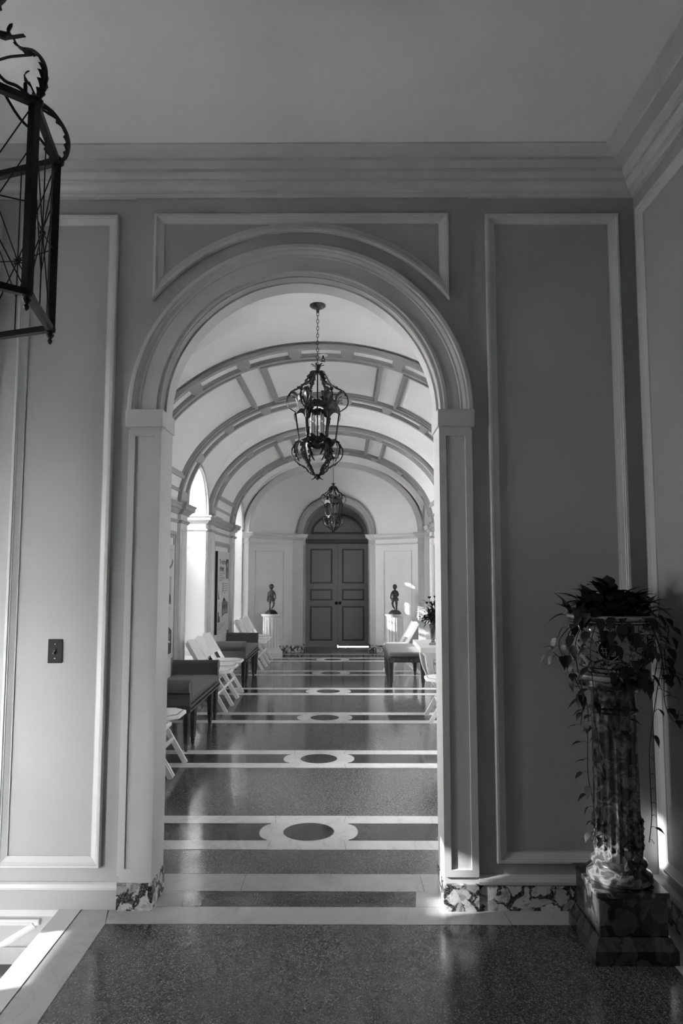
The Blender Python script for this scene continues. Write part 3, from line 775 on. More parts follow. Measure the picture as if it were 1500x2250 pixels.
# ---- upholstered benches
def bench(label, y0, y1, xf, xb, arms=True, grp=None):
    # xf: front x, xb: back x ; length along y
    t = thing('bench', label, 'bench', ((xf + xb) / 2, (y0 + y1) / 2, 0), 0, grp)
    lx = abs(xf - xb) / 2; ly = (y1 - y0) / 2; s = 1 if xf > xb else -1
    def leg(x, y, nm='leg'):
        b = B(); b.lathe([(.010, 0), (.016, .015), (.02, .05), (.019, .06), (.026, .07), (.036, .36), (.040, .37), (.040, .40)], 12, (x, y, 0), lambda k, n, z: 1 - .12 * (k % 2) if .07 <= z <= .36 else 1)
        b.obj(nm, 'wood', t)
    for y in (-ly + .04, -ly + .31, ly - .31, ly - .04): leg(s * (lx - .04), y)
    for y in (-ly + .04, ly - .04): leg(-s * (lx - .04), y)
    ap = B().box((-lx, -ly, .345), (lx, ly, .405)).obj('apron', 'wood', t, bevel=.004)
    cv = B()
    n = int(2 * ly / .055)
    for i in range(n):
        y = -ly + .03 + (2 * ly - .06) * i / (n - 1)
        cv.lathe([(.002, -.010), (.012, -.004), (.008, .002), (.012, .010), (.002, .014)], 7, (s * (lx + .001), y, .375))
    for k in range(9):
        x = -lx + .03 + (2 * lx - .06) * k / 8
        for e in (-1, 1): cv.lathe([(.002, -.010), (.012, -.004), (.008, .002), (.012, .010), (.002, .014)], 7, (x, e * (ly + .001), .375))
    cv.obj('carving', 'wood', ap, kind='stuff')
    # cushion
    b = B(); b.box((-lx + .01, -ly + .01, .405), (lx - .005, ly - .01, .485)); c_ = b.obj('seat', 'fabric', t)
    md = c_.modifiers.new('bevel', 'BEVEL'); md.width = .03; md.segments = 5
    for pl in c_.data.polygons: pl.use_smooth = True
    if arms:
        for e in (-1, 1):
            pr = [(e * (ly - .09), .42), (e * (ly - .085), .60)]
            cy, cz, r = e * (ly - .025), .575, .058
            a0, a1 = (PI * .92, -PI * .72) if e > 0 else (PI * .08, PI * 1.72)
            pr += [(cy + r * math.cos(a0 + (a1 - a0) * i / 18), cz + r * math.sin(a0 + (a1 - a0) * i / 18)) for i in range(19)]
            pr += [(e * (ly - .015), .50), (e * (ly - .012), .405), (e * (ly - .09), .405)]
            F = ((0, 0, 0), (0, 1, 0), (0, 0, 1), (1, 0, 0))
            a_ = B().prism(pr, -lx + .005, lx - .012, F).obj('armrest', 'fabric', t, smooth=True)
            md = a_.modifiers.new('bevel', 'BEVEL'); md.width = .008; md.segments = 3; md.limit_method = 'ANGLE'; md.angle_limit = 1.0
            nl = B()
            for p, q in zip(pr[:-1], pr[1:]):
                d = math.hypot(q[0] - p[0], q[1] - p[1]); m_ = max(1, int(d / .014))
                for i in range(m_):
                    y = p[0] + (q[0] - p[0]) * i / m_; z = p[1] + (q[1] - p[1]) * i / m_
                    y += (cy - y) * .08; z += ((.5 if z < .5 else cz) - z) * .06
                    xx = s * (lx - .0105)
                    nl.add([(xx, y - .004, z), (xx, y, z - .004), (xx, y + .004, z), (xx, y, z + .004), (xx + s * .004, y, z)], [(0, 1, 4), (1, 2, 4), (2, 3, 4), (3, 0, 4)])
            nl.obj('nail_trim', 'nail', a_)
            B().tube([(s * (lx - .011), p[0], p[1]) for p in pr], .004, 6).obj('piping', 'fabric', a_)
    return t
bench('dark upholstered roll-arm bench with carved legs, nearer one on the left', 6.18, 7.60, -1.15, -1.66)
bench('dark upholstered roll-arm bench on the left, farther one below the titled poster', 9.54, 10.92, -1.14, -1.65)
bench('backless upholstered bench with tapered dark legs under the right wall', 9.56, 10.74, .82, 1.34, False)

# ---- console table with scroll legs, vase of flowers
t = thing('console_table', 'white console table with curved scroll legs at the right', 'table', (1.36, 8.32, 0))
B().box((-.28, -.46, .675), (.26, .46, .735)).obj('table_top', 'table', t, bevel=.008)
B().box((-.2, -.38, .60), (.24, .38, .675)).obj('apron', 'table', t)
for e in (-1, 1):
    b = B(); pts = []
    for i in range(31):
        a = i / 30
        x = -.17 + .10 * math.sin(a * PI * .95) * -1 + a * .38 if 0 else (-.19 + .02 * math.cos(a * PI) + .36 * a ** 2.2)
        pts.append((x, .64 - .60 * a))
    vs = []; fs = []
    wd = .05
    for i, (x, z) in enumerate(pts):
        th = .085 - .045 * (i / 30)
        for dx, dy in ((-th / 2, -wd), (th / 2, -wd), (th / 2, wd), (-th / 2, wd)): vs.append((x + dx, e * .31 + dy, z))
    for i in range(30):
        for q in range(4): q2 = (q + 1) % 4; fs.append((i * 4 + q, i * 4 + q2, i * 4 + 4 + q2, i * 4 + 4 + q))
    fs += [(0, 1, 2, 3), tuple(120 + q for q in (3, 2, 1, 0))]
    b.add(vs, fs); lg = b.obj('scroll_leg', 'table', t, bevel=.006)
    r = B()
    for dy in (-.052, .052):
        for k in (-.018, .018):
            r.tube([(x + k, e * .31 + dy, z) for x, z in pts], .006, 5)
    r.obj('reeding', 'table', lg)
    sc_ = B(); sp_ = [(.17 + (.075 - .0022 * i) * math.cos(i * .3 + 1.6), e * .31, .085 + (.075 - .0022 * i) * math.sin(i * .3 + 1.6)) for i in range(26)]
    sc_.tube(sp_, .02, 8); sc_.obj('volute', 'table', lg, smooth=True)
B().box((-.02, -.38, 0), (.25, .38, .06)).obj('base', 'table', t, bevel=.008)
vz = thing('flower_vase', 'cut glass vase on the console table at the right', 'vase', (1.26, 8.15, .7355))
B().lathe([(.001, 0), (.045, 0), (.05, .012), (.03, .03), (.018, .045), (.024, .07), (.032, .14), (.042, .22), (.05, .235), (.046, .24), (.036, .20), (.02, .07), (.001, .06)], 16, rfun=lambda k, n, z: 1 - .07 * (k % 2)).obj('glass_body', 'crystal', vz, smooth=False)
bq = thing('flower_bouquet', 'dark leafy flower bouquet standing in the cut glass vase', 'flowers', (1.26, 8.15, .96))
def leaf_pts(b, p, d, up, ln, wd, curl=.25, n=4, heart=False):
    p = Vector(p); d = Vector(d).normalized(); s = d.cross(Vector(up)); s = s.normalized() if s.length > 1e-4 else Vector((1, 0, 0)); u = s.cross(d)
    vs = []; fs = []
    for i in range(n + 1):
        a = i / n
        if heart: w_ = wd * (math.sin(PI * min(1, a * .92 + .10)) ** .55) * (1 - a ** 2.2)
        else: w_ = wd * math.sin(PI * (a * .9 + .06)) ** .8
        if i == n: w_ = .0004
        c_ = p + d * (ln * a) - u * (curl * ln * a * a)
        vs += [c_ + s * w_ + u * (.18 * w_), c_, c_ - s * w_ + u * (.18 * w_)]
    for i in range(n):
        for k in range(2): o_ = i * 3 + k; fs.append((o_, o_ + 1, o_ + 4, o_ + 3))
    b.add(vs, fs)
R_ = random.Random(3)
st = B(); lv = B(); fl = B()
for i in range(46):
    a = R_.uniform(0, 2 * PI); r = R_.uniform(.02, .15); h = R_.uniform(.10, .34) - r * .6
    p = Vector((r * math.cos(a), r * math.sin(a), h)); st.tube([(0, 0, -.12), (p.x * .4, p.y * .4, h * .5), p], .002, 4)
    for k in range(5):
        q = p * R_.uniform(.6, 1.05); d = Vector((math.cos(a), math.sin(a), R_.uniform(-.5, .9))) + Vector([R_.uniform(-.8, .8) for _ in range(3)])
        leaf_pts(lv, q, d, (0, 0, 1), R_.uniform(.04, .08), .014)
for i in range(12):
    a = R_.uniform(0, 2 * PI); r = R_.uniform(.0, .13); h = .30 - r * .5 + R_.uniform(-.05, .05)
    for k in range(9):
        t2 = 2 * PI * k / 9; leaf_pts(fl, (r * math.cos(a), r * math.sin(a), h), (math.cos(t2), math.sin(t2), .7), (0, 0, 1), .035, .014, -.3, 3)
for k in range(7): leaf_pts(lv, (-.12 - .01 * k, -.02, .24 - .02 * k), (-1, .2, .8 - .25 * k), (0, 0, 1), .06, .018)
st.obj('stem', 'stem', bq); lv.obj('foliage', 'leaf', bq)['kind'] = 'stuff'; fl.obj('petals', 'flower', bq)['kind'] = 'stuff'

# ---- posters
def text_mesh(body, size, fr, parent, name='printed_title', m='ink', bold=.0, sx=1.0):
    cu = bpy.data.curves.new(name, 'FONT'); cu.body = body; cu.size = size; cu.offset = bold; cu.space_line = .95
    tmp = bpy.data.objects.new('tmp', cu); COL.objects.link(tmp)
    bpy.context.view_layer.update()
    me = bpy.data.meshes.new_from_object(tmp.evaluated_get(bpy.context.evaluated_depsgraph_get()))
    bpy.data.objects.remove(tmp); bpy.data.curves.remove(cu)
    O, U, V_, W = [Vector(q) for q in fr]
    for v in me.vertices: v.co = O + U * v.co.x * sx + V_ * v.co.y
    me.materials.append(M[m]); me.name = name
    o = bpy.data.objects.new(name, me); COL.objects.link(o); o.parent = parent; return o
def poster(label, y0, y1, z0, z1, kind):
    t = thing('poster_board', label, 'poster', (-1.708, (y0 + y1) / 2, (z0 + z1) / 2), 0, 'mounted history posters on the left wall')
    w_ = (y1 - y0); h = z1 - z0
    B().box((0, -w_ / 2, -h / 2), (.038, w_ / 2, h / 2)).obj('board_core', 'boardedge', t)
    B().box((.038, -w_ / 2, -h / 2), (.040, w_ / 2, h / 2)).obj('printed_face', 'board', t)
    # u to the right as seen from the room (+y), v up
    O = Vector((.0405, -w_ / 2, -h / 2))
    F = (O, (0, 1, 0), (0, 0, 1), (1, 0, 0))
    def blk(name, u0, v0, u1, v1, m='ink', d=0.0): return B().prism([(u0 * w_, v0 * h), (u1 * w_, v0 * h), (u1 * w_, v1 * h), (u0 * w_, v1 * h)], d, d + .0006, F).obj(name, m, t)
    def lines(u0, v1, u1, n, dv, th=.0035, m='inkmid'):
        b = B(); RR = random.Random(int(v1 * 100))
        for i in range(n):
            v = v1 - dv * i; ue = u1 - (RR.uniform(0, .05) if i < n - 1 else (u1 - u0) * .45)
            u = u0
            while u < ue:
                wl_ = min(RR.uniform(.02, .07), ue - u); b.prism([(u * w_, (v - th) * h), ((u + wl_) * w_, (v - th) * h), ((u + wl_) * w_, (v + th) * h), (u * w_, (v + th) * h)], 0, .0006, F); u += wl_ + .012
        b.obj('printed_text', m, t)
    def poly(name, pts, m='ink', d=0.0007): return B().prism([(u * w_, v * h) for u, v in pts], d, d + .0004, F).obj(name, m, t)
    if kind == 2:
        text_mesh('The Architects\nof Beauty', .105, (O + Vector((.0008, .14 * w_, .845 * h)), (0, 1, 0), (0, 0, 1), (1, 0, 0)), t, bold=.004, sx=.9)
        ph = blk('portrait_photo', .70, .66, .93, .91)
        poly('portrait_figure', [(.73, .66), (.735, .73), (.77, .77), (.79, .80), (.78, .84), (.81, .87), (.85, .87), (.87, .83), (.85, .79), (.88, .76), (.91, .72), (.92, .66)], 'inkmid')
        poly('portrait_face', [(.79, .81), (.79, .85), (.82, .865), (.85, .85), (.85, .81), (.82, .79)], 'board', .0012)
        lines(.14, .77, .62, 4, .022); lines(.14, .68, .62, 3, .018)
        poly('tower_drawing', [(.03, .42), (.05, .50), (.08, .56), (.10, .50), (.14, .44), (.18, .42)], 'inkmid'); blk('tower_drawing', .38, .50, .50, .62, 'inklt'); blk('tower_drawing', .36, .46, .40, .54, 'inklt')
        lines(.52, .60, .90, 5, .028, .004)
        poly('domed_building_photo', [(.36, .335), (.36, .37), (.44, .39), (.45, .40), (.50, .425), (.545, .43), (.55, .47), (.56, .43), (.62, .415), (.68, .395), (.69, .375), (.90, .37), (.90, .22), (.60, .22), (.36, .19)], 'inkmid')
        poly('dome', [(.44, .385), (.46, .405), (.51, .422), (.59, .42), (.65, .40), (.68, .38)], 'ink', .0012)
        for k in range(7): blk('printed_window', .40 + .07 * k, .29, .435 + .07 * k, .335, 'ink', .0012); blk('printed_window', .40 + .07 * k, .235, .435 + .07 * k, .27, 'board' if k % 2 else 'ink', .0012)
        lines(.05, .37, .28, 4, .015, .002)
        poly('small_photo', [(.04, .14), (.04, .27), (.14, .26), (.12, .22), (.22, .20), (.20, .17), (.24, .14)], 'ink')
        lines(.05, .115, .62, 4, .02, .003)
    else:
        blk('headline_band', .04, .95, .96, .955, 'inklt')
        b = B()
        b.prism([(u * w_, v * h) for u, v in [(.73 + .22 * math.cos(a), .865 + .085 * math.sin(a)) for a in [PI + PI * i / 20 for i in range(21)]] + [(.73 + .17 * math.cos(a), .868 + .065 * math.sin(a)) for a in [2 * PI - PI * i / 20 for i in range(21)]]], 0, .0006, F)
        b.prism([(u * w_, v * h) for u, v in [(.62 + .10 * math.cos(a), .87 + .045 * math.sin(a)) for a in [-PI * .6 + PI * 1.4 * i / 16 for i in range(17)]] + [(.62 + .06 * math.cos(a), .87 + .028 * math.sin(a)) for a in [PI * .8 - PI * 1.4 * i / 16 for i in range(17)]]], 0, .0006, F)
        b.obj('printed_emblem', 'inkmid', t)
        lines(.08, .93, .50, 7, .025)
        blk('church_photo', .50, .54, .88, .72, 'inklt')
        poly('church', [(.52, .475), (.53, .56), (.60, .60), (.62, .575), (.68, .60), (.72, .58), (.76, .70), (.80, .57), (.86, .55), (.88, .475)], 'ink')
        blk('printed_base', .50, .475, .88, .492, 'inkmid', .0012)
        lines(.08, .70, .42, 9, .02); lines(.50, .45, .86, 5, .018)
        poly('house_photo', [(.44, .04), (.44, .27), (.60, .30), (.70, .315), (.93, .24), (.93, .045)], 'ink')
        poly('house_front', [(.50, .16), (.52, .26), (.66, .29), (.70, .16)], 'inkmid', .0012); poly('house_gable', [(.50, .15), (.70, .18), (.88, .15), (.86, .135), (.70, .165), (.50, .135)], 'board', .0016)
        blk('printed_window', .60, .09, .72, .15, 'inklt', .0012); blk('printed_window', .56, .20, .60, .255, 'ink', .0016); blk('printed_window', .80, .17, .88, .22, 'inkmid', .0016)
    return t
poster('tall printed poster with emblem, spire and house pictures beside the near bench', 6.62, 7.58, .66, 1.89, 1)
poster('tall printed poster with bold two-line title and domed building picture', 10.18, 11.18, .66, 1.90, 2)

# ---- light switch
t = thing('light_switch', 'black rectangular toggle light switch plate on the left wall panel', 'switch', (-1.2, WY - .0005, 1.208))
pl = B().box((-.036, -.006, -.058), (.036, 0, .058)).obj('cover_plate', 'black', t, bevel=.003)
B().box((-.006, -.009, -.013), (.006, -.006, .013)).obj('toggle_slot', 'black', t)
B().bar((0, -.007, .004), (-.003, -.022, -.010), .008, .008, (1, 0, 0)).obj('toggle', 'chrome', t)
for z in (-.035, .035):
    q = B().lathe([(.0035, 0), (.003, .0015)], 10).obj('screw', 'chrome', t); q.rotation_euler = (PI / 2, 0, 0); q.location = (0, -.006, z)
# ---- sprinkler head on the first rib
t = thing('sprinkler_head', 'small ceiling sprinkler head on the first coffered rib', 'sprinkler', (.02, 6.24, 3.6))
B().lathe([(.04, 0), (.045, .006), (.03, .012)], 20).obj('escutcheon', 'white', t).location = (0, 0, .008)
b = B().tube([(0, 0, .01), (0, 0, -.02)], .009, 8); b.tube([(-.01, 0, -.015), (-.016, 0, -.03), (0, 0, -.045)], .003, 5); b.tube([(.01, 0, -.015), (.016, 0, -.03), (0, 0, -.045)], .003, 5)
b.obj('nozzle', 'iron', t)
b = B()
for k in range(8): a = 2 * PI * k / 8; b.bar((0, 0, -.046), (.022 * math.cos(a), .022 * math.sin(a), -.046), .006, .002)
b.obj('deflector', 'iron', t)

# ---- chandeliers
def acanthus(b, pts, wid, lobes=5, cup=.25, side=(0, 0, 1)):
    """leaf blade laid along a 3-d spine with toothed edges"""
    P = [Vector(p) for p in pts]; n = lobes * 4
    Ls = [0]
    for p, q in zip(P[:-1], P[1:]): Ls.append(Ls[-1] + (q - p).length)
    def at(s):
        s = max(0, min(Ls[-1], s))
        for i in range(1, len(P)):
            if Ls[i] >= s: return P[i - 1].lerp(P[i], (s - Ls[i - 1]) / max(1e-9, Ls[i] - Ls[i - 1]))
        return P[-1]
    vs = []; fs = []; side = Vector(side).normalized()
    for i in range(n + 1):
        a = i / n; c_ = at(a * Ls[-1]); d = (at(a * Ls[-1] + .004) - at(a * Ls[-1] - .004)).normalized()
        s_ = side - d * side.dot(d); s_ = s_.normalized(); nn = d.cross(s_)
        env = wid * (math.sin(PI * (a * .82 + .14)) ** .7)
        ph = (a * lobes) % 1.0
        tooth = .50 + .50 * ph if ph < .75 else .50 + .50 * (1 - ph) / .25 * .9
        w_ = max(.0012, env * tooth * (1 if i < n else .05))
        vs += [c_ + s_ * w_ + nn * (w_ * cup) + d * (w_ * .25), c_ + s_ * w_ * .5 + nn * (w_ * cup * .2), c_ - nn * (.0015), c_ - s_ * w_ * .5 + nn * (w_ * cup * .2), c_ - s_ * w_ + nn * (w_ * cup) + d * (w_ * .25)]
    for i in range(n):
        for k in range(4): o_ = i * 5 + k; fs.append((o_, o_ + 1, o_ + 6, o_ + 5))
    b.add(vs, fs)
def bez(P, n=24):   # smooth curve through points (Catmull-Rom)
    P = [Vector(p) for p in P]; out = []
    Q = [P[0] * 2 - P[1]] + P + [P[-1] * 2 - P[-2]]
    m_ = max(2, n // (len(P) - 1))
    for i in range(1, len(Q) - 2):
        for k in range(m_):
            t2 = k / m_; a, b, c_, d = Q[i - 1], Q[i], Q[i + 1], Q[i + 2]
            out.append(.5 * ((2 * b) + (c_ - a) * t2 + (2 * a - 5 * b + 4 * c_ - d) * t2 ** 2 + (3 * b - a - 3 * c_ + d) * t2 ** 3))
    out.append(P[-1]); return out
def make_chandelier():
    # origin at canopy (ceiling), z down
    t = thing('chandelier', 'x', 'chandelier')
    Z0 = 3.668
    B().lathe([(.001, .028), (.062, .028), (.064, .018), (.05, .006), (.022, -.004), (.012, -.014), (.010, -.035), (.001, -.036)], 28).obj('canopy', 'iron2', t, smooth=True)
    b = B(); z = -.045; k = 0; top = 3.19 - Z0
    while z > top:
        ax = 'y' if k % 2 == 0 else 'x'
        b.ring((0, 0, z), .009, .0022, ax, 12, 5, 1.9); z -= .029; k += 1
    b.obj('chain', 'iron', t, smooth=True)
    B().tube([(0, 0, top + .01), (0, 0, 2.63 - Z0)], .005, 8).obj('centre_rod', 'iron', t)
    def ro(p, a): return (p[0] * math.cos(a), p[0] * math.sin(a), p[1] - Z0)
    up = [(.012, 3.165), (.05, 3.145), (.085, 3.085), (.118, 3.045), (.16, 3.018), (.205, 3.0), (.237, 2.94), (.228, 2.88), (.171, 2.838)]
    lo = [(.141, 2.605), (.172, 2.585), (.196, 2.535), (.186, 2.475), (.145, 2.435), (.092, 2.405), (.055, 2.36), (.015, 2.338)]
    for k in range(6):
        a = PI / 3 * k; tang = (-math.sin(a), math.cos(a), 0)
        U = bez([ro(p, a) for p in up], 40); s_ = B().tube(U, .0045, 6).obj('upper_scroll', 'iron', t, smooth=True)
        lf = B()
        acanthus(lf, U[1:16], .030, 4, .5, tang); acanthus(lf, U[12:24], .026, 3, .6, tang); acanthus(lf, list(reversed(U[26:38])), .014, 3, .4, tang)
        # broad leaf standing on the ring
        acanthus(lf, bez([ro((.168, 2.845), a), ro((.150, 2.91), a), ro((.165, 2.97), a), ro((.205, 2.985), a), ro((.215, 2.96), a)], 20), .050, 5, .5, tang)
        for e in (-1, 1):
            tt = Vector(tang) * e
            acanthus(lf, [Vector(p) + tt * (.012 + .016 * i) for i, p in enumerate([ro((.166, 2.85), a), ro((.156, 2.90), a), ro((.17, 2.94), a), ro((.195, 2.945), a)])], .016, 3, .5, tang)
        acanthus(lf, bez([ro((.172, 2.85), a), ro((.176, 2.80), a), ro((.169, 2.765), a)], 10), .016, 2, .3, tang)
        lf.obj('leaf_ornament', 'iron2', s_)
        D_ = bez([ro(p, a) for p in lo], 36); s2 = B().tube(D_, .0042, 6).obj('lower_scroll', 'iron', t, smooth=True)
        lf = B(); acanthus(lf, bez([ro((.140, 2.615), a), ro((.165, 2.57), a), ro((.158, 2.51), a), ro((.135, 2.45), a)], 18), .046, 5, .5, tang)
        acanthus(lf, D_[2:14], .016, 3, .4, tang); acanthus(lf, D_[18:34], .024, 4, .5, tang)
        for e in (-1, 1):
            tt = Vector(tang) * e
            acanthus(lf, [Vector(p) + tt * (.010 + .013 * i) for i, p in enumerate([ro((.142, 2.60), a), ro((.156, 2.56), a), ro((.15, 2.515), a), ro((.135, 2.48), a)])], .015, 3, .5, tang)
        lf.obj('leaf_ornament', 'iron2', s2)
        B().tube([ro((.170, 2.835), a), ro((.141, 2.61), a)], .0062, 6).obj('upright_bar', 'iron', t)
        lf = B(); acanthus(lf, bez([ro((.146, 2.62), a), ro((.152, 2.66), a), ro((.155, 2.70), a)], 10), .014, 2, .3, tang)
        lf.obj('upright_leaf', 'iron2', t)
    # scalloped crown band and lower band (hexagonal)
    def band(z0, z1, r0, r1, sc, nm, flip=False):
        vs = []; fs = []; n = 12
        for k in range(6):
            a0, a1 = PI / 3 * k, PI / 3 * (k + 1)
            for i in range(n):
                s_ = i / n; p0 = Vector((math.cos(a0), math.sin(a0))).lerp(Vector((math.cos(a1), math.sin(a1))), s_)
                sca = sc * math.sin(PI * s_); jag = .006 * (i % 2)
                q = [(p0 * r0, z0 + (sca * .75 if not flip else -sca - jag)), (p0 * r1, z1 + (sca + jag if not flip else -sca * .6))]
                for pp, z in q: vs.append((pp.x, pp.y, z - Z0))
        m_ = len(vs)
        for i in range(m_ // 2): j = (i + 1) % (m_ // 2); fs.append((2 * i, 2 * j, 2 * j + 1, 2 * i + 1))
        o_ = B().add(vs, fs).obj(nm, 'iron2', t); md = o_.modifiers.new('s', 'SOLIDIFY'); md.thickness = .003
    band(2.815, 2.858, .170, .176, .045, 'crown_band'); band(2.60, 2.632, .139, .144, .03, 'lower_band', True)
    B().lathe([(.10, 2.628 - Z0), (.10, 2.634 - Z0), (.001, 2.634 - Z0), (.001, 2.628 - Z0)], 6, caps=False).obj('candle_plate', 'iron', t)
    for k in range(4):
        a = PI / 2 * k + .6; x, y = .052 * math.cos(a), .052 * math.sin(a)
        c_ = B().lathe([(.001, 2.66), (.0115, 2.66), (.0115, 2.752), (.006, 2.757), (.001, 2.757)], 12, (x, y, -Z0)).obj('candle_sleeve', 'candle', t, smooth=True)
        B().lathe([(.016, 2.634), (.020, 2.655), (.013, 2.665)], 10, (x, y, -Z0)).obj('candle_cup', 'iron', c_)
        B().lathe([(.006, 2.757), (.013, 2.775), (.012, 2.792), (.005, 2.82), (.001, 2.834)], 12, (x, y, -Z0)).obj('flame_bulb', 'bulb', c_, smooth=True)
    for nm, z, zt, n, r in (('top_crown', 3.16, .055, 6, .055), ('bottom_leaves', 2.345, -.035, 5, .05)):
        lf = B()
        for k in range(n):
            a = 2 * PI * k / n + .3; acanthus(lf, bez([(.008 * math.cos(a), .008 * math.sin(a), z - Z0), (r * .5 * math.cos(a), r * .5 * math.sin(a), z - Z0 + zt * .8), (r * math.cos(a), r * math.sin(a), z - Z0 + zt)], 12), .018, 3, .3, (-math.sin(a), math.cos(a), 0))
        lf.lathe([(.001, z - .02), (.016, z - .01), (.016, z), (.001, z + .01)], 12, (0, 0, -Z0)); lf.obj(nm, 'iron', t)
    return t
ch1 = make_chandelier(); ch1.location = (.01, 5.22, 3.662)
ch1['label'] = 'large dark leafy iron lantern chandelier hanging nearest in the corridor'; ch1['group'] = 'corridor lantern chandeliers'
dup(ch1, (.01, 12.45, 3.662), .25, 'small distant iron lantern chandelier in front of the far double door')

# ---- hall lantern, upper left
t = thing('hall_lantern', 'large black hexagonal iron lantern cut off by the upper left edge', 'lantern', (-1.005, 2.048, 2.42))
HA = math.atan2(1.95 - 2.048, -.715 + 1.005); HR = .306; HT = .595
V6 = [Vector((HR * math.cos(HA + PI / 3 * k), HR * math.sin(HA + PI / 3 * k), 0)) for k in range(6)]
Zt = Vector((0, 0, HT))
for k in range(6):
    a, b_ = V6[k], V6[(k + 1) % 6]; rad = a.normalized(); tg = Vector((-rad.y, rad.x, 0))
    p = B().bar(a, a + Zt, .024, .024, rad).obj('post', 'iron', t)
    B().bar(a, b_, .02, .022, (0, 0, 1)).obj('bottom_rail', 'iron', t)
    B().bar(a + Zt, b_ + Zt, .022, .022, (0, 0, 1)).obj('top_rail', 'iron', t)
    B().lathe([(.001, -.055), (.006, -.05), (.009, -.043), (.005, -.036), (.011, -.028), (.014, -.022), (.007, -.015), (.017, -.010), (.018, .0)], 10, a).obj('finial', 'iron', p)
    # wire tracery on each side
    w_ = B(); mid = (a + b_) / 2; c_ = mid + Zt * .44
    for q in (a + Zt * .0, b_ + Zt * .0, a + Zt, b_ + Zt, a + Zt * .47, b_ + Zt * .47, mid, mid + Zt): w_.tube([c_, q], .0022, 5)
    for q, q2 in ((a.lerp(b_, .0) + Zt * .78, mid + Zt * .22), (b_ + Zt * .78, mid + Zt * .22)): w_.tube([q, q2], .002, 5)
    tr = w_.obj('wire_tracery', 'iron', t)
    st_ = B(); d = (b_ - a).normalized(); nrm = d.cross(Vector((0, 0, 1)))
    for i in range(12):
        an = 2 * PI * i / 12; e = d * math.cos(an) + Vector((0, 0, 1)) * math.sin(an); s_ = d * -math.sin(an) + Vector((0, 0, 1)) * math.cos(an)
        st_.add([c_ + e * .028, c_ + s_ * .005 + e * .006, c_ - s_ * .005 + e * .006, c_ + nrm * .004 + e * .006, c_ - nrm * .004 + e * .006], [(0, 1, 3), (0, 3, 2), (0, 2, 4), (0, 4, 1)])
    st_.lathe([(.001, -.010), (.009, -.005), (.010, 0), (.009, .005), (.001, .010)], 10, c_); st_.obj('star_rosette', 'iron', tr)
    # leafy arm rising from each corner to the crown
    def q3(r, z): return rad * r + Vector((0, 0, HT + z))
    arm = bez([q3(HR + .0, -.01), q3(HR + .035, .04), q3(HR + .035, .11), q3(HR - .01, .17), q3(HR - .07, .20), q3(HR - .10, .245)], 30)
    ao = B().tube(arm, [.006 - .003 * i / (len(arm) - 1) for i in range(len(arm))], 6).obj('scroll_arm', 'iron', t, smooth=True)
    lf = B(); acanthus(lf, arm[2:16], .026, 5, .5, tg); acanthus(lf, arm[14:28], .022, 4, .5, tg)
    acanthus(lf, bez([q3(HR + .005, .0), q3(HR - .03, .03), q3(HR - .035, .075)], 12), .018, 3, .4, tg)
    acanthus(lf, bez([q3(HR - .09, .23), q3(HR - .115, .26), q3(HR - .10, .285)], 8), .012, 2, .3, tg)
    lf.lathe([(.001, -.012), (.024, -.006), (.026, .006), (.012, .02), (.001, .022)], 10, a + Zt); lf.obj('leaf_ornament', 'iron', ao)
    B().tube(bez([q3(HR - .005, .012), q3(HR - .07, .07), q3(HR - .14, .12), q3(.05, .30), q3(.02, .42)], 20), .005, 6).obj('roof_rod', 'iron', t, smooth=True)
    B().tube(bez([q3(HR - .02, .16), q3(HR - .1, .175), q3(.12, .19), q3(.03, .30)], 16), .0045, 6).obj('roof_rod', 'iron', t, smooth=True)
B().lathe([(.001, .38), (.04, .40), (.06, .42), (.03, .46), (.015, .48), (.02, .50), (.001, .52)], 16, (0, 0, HT)).obj('crown', 'iron', t, smooth=True)
lf = B()
for k in range(6):
    a = PI / 3 * k + HA; acanthus(lf, bez([(.03 * math.cos(a), .03 * math.sin(a), HT + .38), (.12 * math.cos(a), .12 * math.sin(a), HT + .36), (.19 * math.cos(a), .19 * math.sin(a), HT + .40)], 12), .03, 3, .3, (-math.sin(a), math.cos(a), 0))
lf.obj('crown_leaves', 'iron', t)
b = B(); z = HT + .53
while z < 1.27: b.ring((0, 0, z), .014, .003, 'y' if int(z * 1000) % 2 else 'x', 12, 5, 1.8); z += .043
b.obj('chain', 'iron', t)

# ---- fluted pedestals with figures at the far end
def pedestal(x, y, label):
    t = thing('fluted_pedestal', label, 'pedestal', (x, y, 0), 0, 'white fluted pedestals by the far door')
    B().lathe([(.001, 0), (.215, 0), (.22, .01), (.22, .095), (.21, .105), (.195, .112), (.185, .135), (.17, .145), (.001, .145)], 36).obj('base', 'stone', t, smooth=True)
    def fl(k, n, z):
        if z < .19 or z > .70: return 1
        return 1 - .12 * max(0, math.cos(2 * PI * k / 7.5)) ** .7
    pr = [(.16, .14), (.158, .165), (.157, .19), (.157, .20), (.155, .69), (.155, .70), (.156, .74)]
    B().lathe(pr, 120, rfun=fl).obj('fluted_shaft', 'stone', t, smooth=True)
    B().lathe([(.15, .735), (.175, .755), (.185, .765), (.19, .775), (.19, .795), (.001, .795)], 36).obj('cap', 'stone', t, smooth=True)
    return t
PXL, PXR, PYY = -1.17, 1.165, 13.0
pedestal(PXL, PYY, 'white fluted stone pedestal at the far end left of the door')
pedestal(PXR, PYY, 'white fluted stone pedestal at the far end right of the door')
